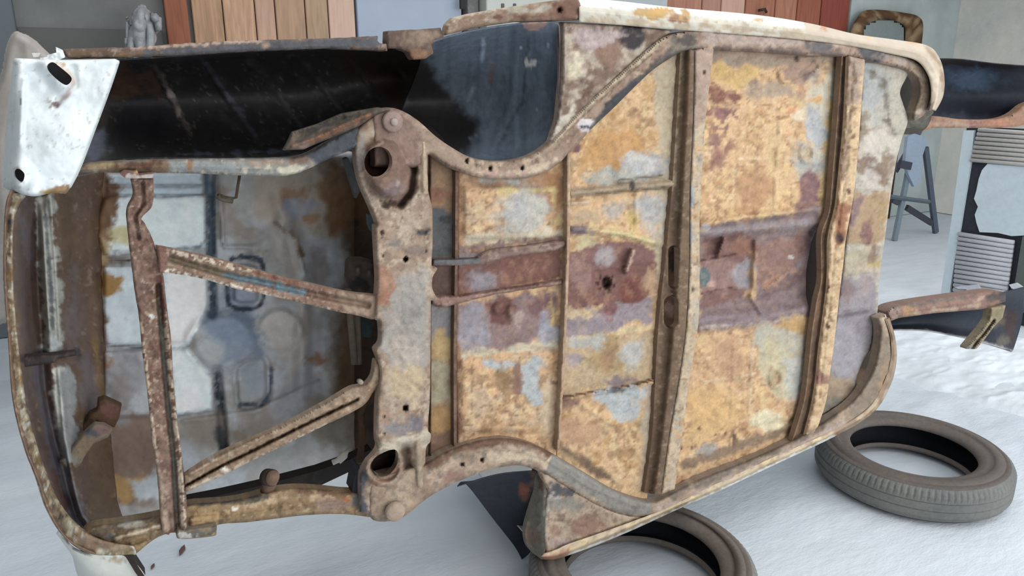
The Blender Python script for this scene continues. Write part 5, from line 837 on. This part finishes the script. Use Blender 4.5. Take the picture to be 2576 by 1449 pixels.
# ---- Y-brace and radiator cross tube in the engine bay
ym_l = [(328, 446), (334, 490), (318, 530), (322, 590), (330, 660), (340, 740), (350, 800), (360, 900), (372, 1000), (382, 1100), (396, 1200), (404, 1300), (410, 1342)]
ym_r = [(386, 450), (384, 515), (356, 548), (366, 566), (384, 602), (396, 640), (412, 700), (418, 760), (430, 850), (436, 950), (446, 1050), (458, 1150), (468, 1230), (472, 1340)]
tubep = plate('radiator_cross_tube', S(ym_l, n=5).tolist()+[(426, 1346), (428, 1336), (446, 1338), (450, 1352)]+S(ym_r, n=5).tolist()[::-1], .0, .018, 3.5, parent=car, rnd=(5, .012),
      rel=relief([('r', [(398, 720), (408, 850), (420, 1000), (436, 1150), (446, 1335)], 12, -.03, {'s': 4}), ('r', [(358, 460), (362, 510), (340, 545), (350, 600)], 6, -.02, {'s': 4}), ('r', [(408, 690), (428, 900), (458, 1200), (464, 1330)], 4, .012, {'s': 3})], .008, 15),
      pf=paint((128, 98, 84), [nz(26, .54, (146, 116, 98)), nz(18, .6, (104, 76, 66)), l([(400, 760), (410, 870), (422, 1000), (438, 1150), (446, 1330)], 10, (128, 128, 120), s=4, w=4), l([(408, 760), (420, 860), (432, 1000), (446, 1100), (458, 1230), (464, 1330)], 13, (200, 184, 164), s=2, w=3, fl=.47), l([(352, 810), (366, 930), (378, 1040), (392, 1160)], 10, (204, 186, 164), s=2, w=3, fl=.47), l([(402, 700), (410, 800)], 14, (118, 76, 66), s=4), e(355, 625, 8, 8, (96, 72, 60), s=3, w=3), e(382, 797, 6, 5, (196, 200, 196), s=1, w=3), l([(385, 1150), (405, 1330)], 30, (164, 144, 126), s=7, w=12), nz(9, .68, (176, 160, 140))], var=.2, vs=12), jag=1)
plate('tube_bracket', [(302, 438), (312, 430), (340, 432), (345, 428), (350, 440), (386, 436), (384, 448), (318, 450)], -.02, .04, 3, pf=paint((112, 84, 74), [l([(318, 446), (384, 444)], 6, (170, 164, 160), s=2), e(343, 436, 6, 9, (170, 130, 80), s=2)]), parent=tubep)
plate('upper_brace_strut', S([(392, 618), (450, 630), (540, 650), (640, 678), (720, 700), (800, 718), (880, 736), (945, 742), (954, 748)], n=4).tolist()+S([(950, 800), (935, 804), (900, 794), (840, 782), (760, 762), (680, 744), (600, 728), (520, 704), (450, 690), (400, 686)], n=4).tolist(), -.012, .015, 3.5, rnd=(6, .012), parent=car,
      rel=relief([('r', [(430, 650), (560, 690), (700, 720), (850, 754), (925, 768)], 14, -.022, {'s': 5}), ('r', [(400, 624), (560, 656), (700, 696), (900, 742)], 6, .008, {'s': 3}), ('r', [(400, 684), (560, 716), (700, 748), (900, 794)], 6, .008, {'s': 3})], .006, 12),
      pf=paint((142, 112, 92), [nz(24, .55, (124, 92, 76)), l([(430, 652), (520, 676), (600, 700)], 15, (126, 116, 98), s=5, w=6), l([(560, 692), (640, 706), (700, 720), (760, 734)], 14, (116, 138, 148), s=4, w=8), l([(440, 634), (560, 664), (640, 684)], 11, (210, 194, 174), s=2, w=3, fl=.47), l([(420, 682), (500, 702), (620, 732), (690, 748)], 14, (218, 208, 194), s=2, w=3, fl=.47), l([(640, 684), (760, 716), (880, 742)], 8, (134, 90, 74), s=4, w=8), p([(380, 610), (420, 618), (415, 700), (388, 700)], (132, 94, 80), s=6, w=8), l([(620, 730), (760, 766), (900, 798)], 11, (194, 172, 150), s=2, w=3, fl=.47), p([(850, 735), (954, 748), (950, 804), (860, 785)], (162, 136, 114), s=10, w=10), nz(9, .66, (182, 160, 140))], var=.2, vs=12), jag=1)
plate('lower_brace_strut', S([(464, 1196), (500, 1172), (560, 1138), (640, 1102), (700, 1076), (770, 1040), (830, 1006), (880, 976), (915, 968), (935, 945), (942, 905), (956, 915)], n=4).tolist()+S([(956, 965), (940, 985), (920, 1015), (880, 1040), (800, 1078), (720, 1118), (640, 1156), (560, 1196), (490, 1228), (466, 1238)], n=4).tolist(), -.012, .015, 3.5, rnd=(6, .012), parent=car,
      rel=relief([('r', [(466, 1222), (560, 1170), (640, 1132), (720, 1092), (800, 1052), (900, 1005)], 5, -.03, {'s': 3}), ('r', [(480, 1190), (640, 1108), (860, 995)], 10, .008, {'s': 5})], .006, 12),
      pf=paint((146, 118, 92), [nz(24, .55, (160, 134, 108)), l([(470, 1220), (560, 1170), (700, 1100), (860, 1022)], 5, (66, 50, 38), s=2, w=3), l([(470, 1236), (560, 1196), (700, 1130), (820, 1070)], 12, (200, 182, 158), s=2, w=3, fl=.47), l([(480, 1190), (560, 1142), (640, 1106), (700, 1080)], 10, (180, 146, 126), s=2, w=3, fl=.47), e(535, 1150, 14, 6, (206, 200, 190), s=2, w=8), e(560, 1180, 10, 4, (206, 200, 190), s=2, w=6), l([(760, 1050), (880, 985), (940, 940)], 20, (160, 136, 112), s=7, w=10), nz(9, .67, (190, 168, 140))], var=.2, vs=12), jag=1)

# ---- lower chassis leg at the left and the nose of the lower wing
ll = S([(205, 1345), (230, 1325), (300, 1314), (400, 1296), (470, 1270), (560, 1262), (620, 1252), (680, 1236), (740, 1228), (800, 1230), (860, 1236), (905, 1240), (935, 1262), (985, 1270)], n=4).tolist()+S([(980, 1305), (940, 1302), (860, 1293), (770, 1296), (700, 1304), (620, 1314), (548, 1320), (545, 1342), (530, 1350), (450, 1356), (442, 1340), (410, 1346), (380, 1362), (340, 1394), (315, 1394), (285, 1376), (250, 1358)], n=3).tolist()
legp = plate('lower_chassis_leg', ll, .03, .025, 4, rnd=(9, .02), parent=car, rel=relief([('r', [(300, 1350), (400, 1335), (540, 1308), (700, 1280), (860, 1262)], 4, .01, {'s': 3}), ('r', [(290, 1355), (400, 1322)], 12, .02, {'s': 4}), ('r', [(300, 1380), (400, 1345)], 6, -.015, {'s': 4}), p([(478, 1300), (545, 1296), (545, 1345), (478, 1345)], .012, s=3)], .005, 14),
      pf=paint((146, 118, 84), [nz(26, .54, (166, 136, 94)), nz(18, .6, (108, 84, 62)), p([(205, 1345), (240, 1322), (400, 1296), (420, 1310), (300, 1335), (240, 1360)], (96, 86, 74), s=8, w=10), l([(295, 1352), (340, 1340), (400, 1326)], 8, (196, 178, 146), s=3, w=8), e(330, 1318, 34, 8, (150, 146, 136), s=5, w=12), e(272, 1352, 14, 10, (88, 98, 104), s=5), l([(480, 1268), (600, 1262), (670, 1250)], 16, (84, 80, 70), s=6, w=10), l([(620, 1272), (740, 1250), (840, 1252)], 12, (186, 158, 120), s=5, w=12), l([(740, 1234), (900, 1244)], 12, (112, 80, 58), s=5, w=8), e(870, 1258, 10, 6, (186, 92, 48), s=3, w=5), e(840, 1270, 40, 16, (146, 120, 104), s=8, w=14), e(905, 1262, 22, 18, (92, 88, 92), s=6), e(592, 1281, 8, 5, (220, 214, 200), s=2, w=4), nz(12, .66, (190, 164, 124)), l([(500, 1304), (540, 1302)], 20, (176, 142, 96), s=5, w=8)], var=.18, vs=14))
plate('leg_bracket', [(443, 1348), (446, 1332), (480, 1330), (546, 1322), (545, 1334), (530, 1346), (500, 1352), (450, 1356)], -.005, .05, 3, rnd=(4, .008), pf=paint((104, 98, 90), [nz(16, .5, (140, 120, 90)), e(470, 1348, 14, 4, (176, 172, 166), s=2)]), parent=legp)
ctube('tow_stub', [(672, 1238, .06), (676, 1222, .05), (682, 1208, .03), (688, 1198, .0)], [.017, .016, .016, .014], (112, 90, 76), n=16, par=legp)
ctube('stub_washer', [(672, 1200, .04), (684, 1202, .02)], .020, (60, 52, 46), n=20, par=legp)
# white lower nose & dark edge: loft standing on the floor
loft('lower_nose_corner', [[(150, 1330, .06), (185, 1376, .05), (240, 1392, .04), (310, 1396, .03), (345, 1420, .03), (380, 1470, .03), (395, 1500, .03)], [(145, 1340, .12), (178, 1385, .10), (225, 1440, .08), (290, 1470, .08), (340, 1500, .08), (370, 1530, .08), (380, 1550, .08)], [(150, 1340, .3), (180, 1380, .3), (200, 1450, .26), (240, 1520, .26), (280, 1560, .26), (320, 1590, .26), (340, 1600, .26)]], nu=60, nv=10, smooth_rows=True, mat=M_PAINT, parent=car, rel=relief([], .004, 40),
     pf=paint((214, 216, 208), [e(300, 1408, 20, 8, (170, 152, 120), s=4, w=10), l([(160, 1345), (190, 1380), (230, 1392)], 5, (110, 112, 106), s=3, w=4)], var=.03))
plate('nose_web', [(310, 1392), (338, 1390), (334, 1402), (345, 1425), (368, 1460), (362, 1470), (340, 1440), (322, 1410)], .02, .05, 3, pf=paint((44, 36, 34)), mat=M_DARK, parent=car)
loft('lower_front_wing', [[(1150, 1222, .04), (1250, 1192, .05), (1352, 1182, .05)], [(1172, 1216, .10), (1260, 1215, .10), (1352, 1200, .07)], [(1238, 1300, .24), (1300, 1280, .18), (1352, 1240, .09)],
     [(1292, 1370, .26), (1320, 1345, .24), (1345, 1310, .22)], [(1314, 1406, .25), (1328, 1396, .23), (1340, 1380, .22)]], nu=50, nv=12, smooth_rows=True, mat=M_DARK, parent=car,
     pf=paint((40, 44, 52), [e(1318, 1235, 12, 22, (116, 66, 46), s=6, w=6), l([(1345, 1190), (1350, 1240)], 16, (82, 66, 56), s=6)], var=.1))
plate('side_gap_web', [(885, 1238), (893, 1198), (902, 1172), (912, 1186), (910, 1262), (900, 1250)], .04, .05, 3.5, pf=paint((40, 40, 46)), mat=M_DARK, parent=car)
plate('bonnet_gap_strip', [(470, 1262), (560, 1244), (656, 1222), (800, 1184), (880, 1156), (935, 1130), (940, 1160), (898, 1178), (796, 1226), (700, 1236), (560, 1264), (480, 1276)], .35, .04, 4, pf=paint((34, 30, 28), [nz(30, .6, (56, 46, 38))]), mat=M_DARK, parent=car)  # dark strip laid along the gap below the bonnet edge

# ---- rear wings showing beyond the tail
loft('upper_rear_wing', [[(2335, 146, .30), (2420, 148, .30), (2520, 160, .30), (2760, 176, .30)], [(2335, 166, .42), (2420, 170, .44), (2520, 180, .46), (2760, 196, .48)], [(2335, 230, .55), (2420, 240, .58), (2520, 240, .6), (2760, 240, .62)], [(2330, 290, .45), (2420, 298, .46), (2500, 300, .48), (2570, 262, .5)], [(2320, 302, .32), (2400, 304, .32), (2500, 302, .32), (2590, 268, .32)]], nu=80, nv=10, smooth_rows=True, mat=M_DARK, parent=car,
     pf=paint((40, 44, 54), [e(2440, 195, 60, 26, (74, 92, 112), s=20, w=14), l([(2340, 150), (2520, 165), (2700, 176)], 12, (34, 28, 26), s=4), e(2450, 300, 120, 10, (70, 72, 82), s=8)], var=.1))
plate('rear_wing_flange', S([(2296, 318), (2318, 300), (2350, 292), (2420, 300), (2500, 300), (2545, 288), (2580, 262), (2620, 250)], n=4).tolist()+[(2640, 300), (2560, 318), (2500, 322), (2400, 322), (2345, 322), (2318, 332)], .29, .03, 4, rnd=(5, .01), rel=relief([], .004, 14), pf=paint((150, 112, 90), [nz(26, .55, (166, 122, 84)), e(2340, 298, 12, 6, (110, 80, 66)), e(2455, 312, 16, 8, (122, 88, 84), s=4), e(2520, 308, 36, 9, (172, 112, 90), s=5, w=10), e(2400, 312, 30, 7, (150, 130, 116), s=5, w=8)]), parent=car)
loft('lower_rear_wing', [[(2215, 800, .28), (2300, 770, .28), (2450, 750, .28), (2580, 720, .28)], [(2225, 808, .42), (2310, 790, .42), (2460, 780, .42), (2575, 760, .36)], [(2235, 820, .44), (2330, 815, .44), (2450, 825, .44), (2565, 820, .38)], [(2240, 829, .38), (2330, 831, .38), (2440, 852, .38), (2546, 880, .36)], [(2240, 832, .33), (2330, 834, .33), (2440, 855, .33), (2545, 883, .33)]], nu=70, nv=8, smooth_rows=True, mat=M_DARK, parent=car, solid=.006,
     pf=paint((46, 52, 62), [p([(2520, 780), (2560, 780), (2545, 870), (2520, 860)], (62, 50, 50), s=8), e(2505, 800, 20, 26, (96, 86, 72), s=8, w=8), e(2515, 860, 14, 16, (92, 88, 82), s=6), l([(2240, 831), (2330, 833), (2440, 854), (2545, 882)], 4, (150, 150, 152), s=2, w=2)], var=.08))
plate('tail_arm', S([(2228, 786), (2245, 772), (2300, 760), (2380, 748), (2450, 738), (2500, 732), (2530, 736)], n=4).tolist()+S([(2530, 758), (2480, 776), (2420, 782), (2350, 788), (2290, 796), (2262, 800), (2240, 808)], n=4).tolist(), .20, .05, 3.5, rnd=(7, .014), parent=car, rel=relief([('r', [(2260, 786), (2350, 772), (2460, 758)], 5, .01, {'s': 4})], .005, 14),
      pf=paint((134, 108, 98), [l([(2240, 776), (2300, 766), (2450, 744)], 8, (106, 98, 92), s=4, w=5), e(2285, 782, 16, 10, (176, 132, 92), s=5, w=8), l([(2290, 790), (2400, 776), (2460, 768)], 9, (172, 146, 120), s=4, w=10), e(2250, 790, 14, 12, (150, 130, 120), s=5, w=8), e(2515, 745, 26, 16, (72, 68, 68), s=8), l([(2440, 770), (2470, 748)], 10, (176, 150, 130), s=4, w=6)]))
plate('tail_arm_brace', [(2492, 775), (2530, 768), (2522, 800), (2500, 822), (2478, 852), (2456, 878), (2428, 878), (2446, 856), (2470, 828), (2488, 802)], .19, .03, 3.5, rnd=(5, .01), parent=car, rel=relief([('r', [(2444, 876), (2478, 836), (2500, 806)], 6, -.02, {'s': 3})], .003, 12), pf=paint((150, 136, 106), [l([(2444, 876), (2478, 836), (2498, 808)], 6, (96, 88, 76), s=2, w=2), e(2500, 785, 20, 12, (130, 118, 88), s=5), e(2440, 870, 14, 8, (140, 136, 130), s=4)]))

# ---- the body shell behind the underside (sides, roof) so the car has its real depth
def shell(name, edge, dz, w0, w1, c):
    P0 = np.array([C(a, b, .03)+np.array([0, w0-.03, 0]) for a, b in edge]); rows = []
    for t in np.linspace(0, 1, 8):
        q = P0.copy(); q[:, 1] += (w1-w0)*t; q[:, 2] += dz*math.sin(t*math.pi*.5)**2 ; rows.append(q)
    G = np.array(rows); nr, nu = G.shape[:2]; k = np.arange(nr*nu).reshape(nr, nu)
    F = np.stack([k[:-1, :-1], k[:-1, 1:], k[1:, 1:], k[1:, :-1]], -1).reshape(-1, 4)
    o = finish(name, G.reshape(-1, 3), F, np.tile(lin(c), (nr*nu, 1)), M_PAINT, car, None); s = o.modifiers.new('thickness', 'SOLIDIFY'); s.thickness = .004
    return o
ex = S(sill_o[:8], n=5)+[0, 1.5]; shell('upper_body_side', ex, -.22, .13, .95, (200, 204, 204))
ex = S(lso[1:10], n=5)-[0, 2]; shell('lower_body_side', ex, .10, .12, .90, (200, 204, 204))

for nm, lb in (('nose_corner', 'white painted nose corner with two torn holes'), ('bonnet', 'grey-white pressed underside of the bonnet'), ('splash_wall', 'blue-black curved splash wall'),
               ('upper_front_wing', 'black inside of the front wing with diagonal ribs'), ('upper_sill', 'white sill with rust stains'), ('upper_rear_wing', 'glossy black rear wing')):
    bpy.data.objects[nm]['label'] = lb
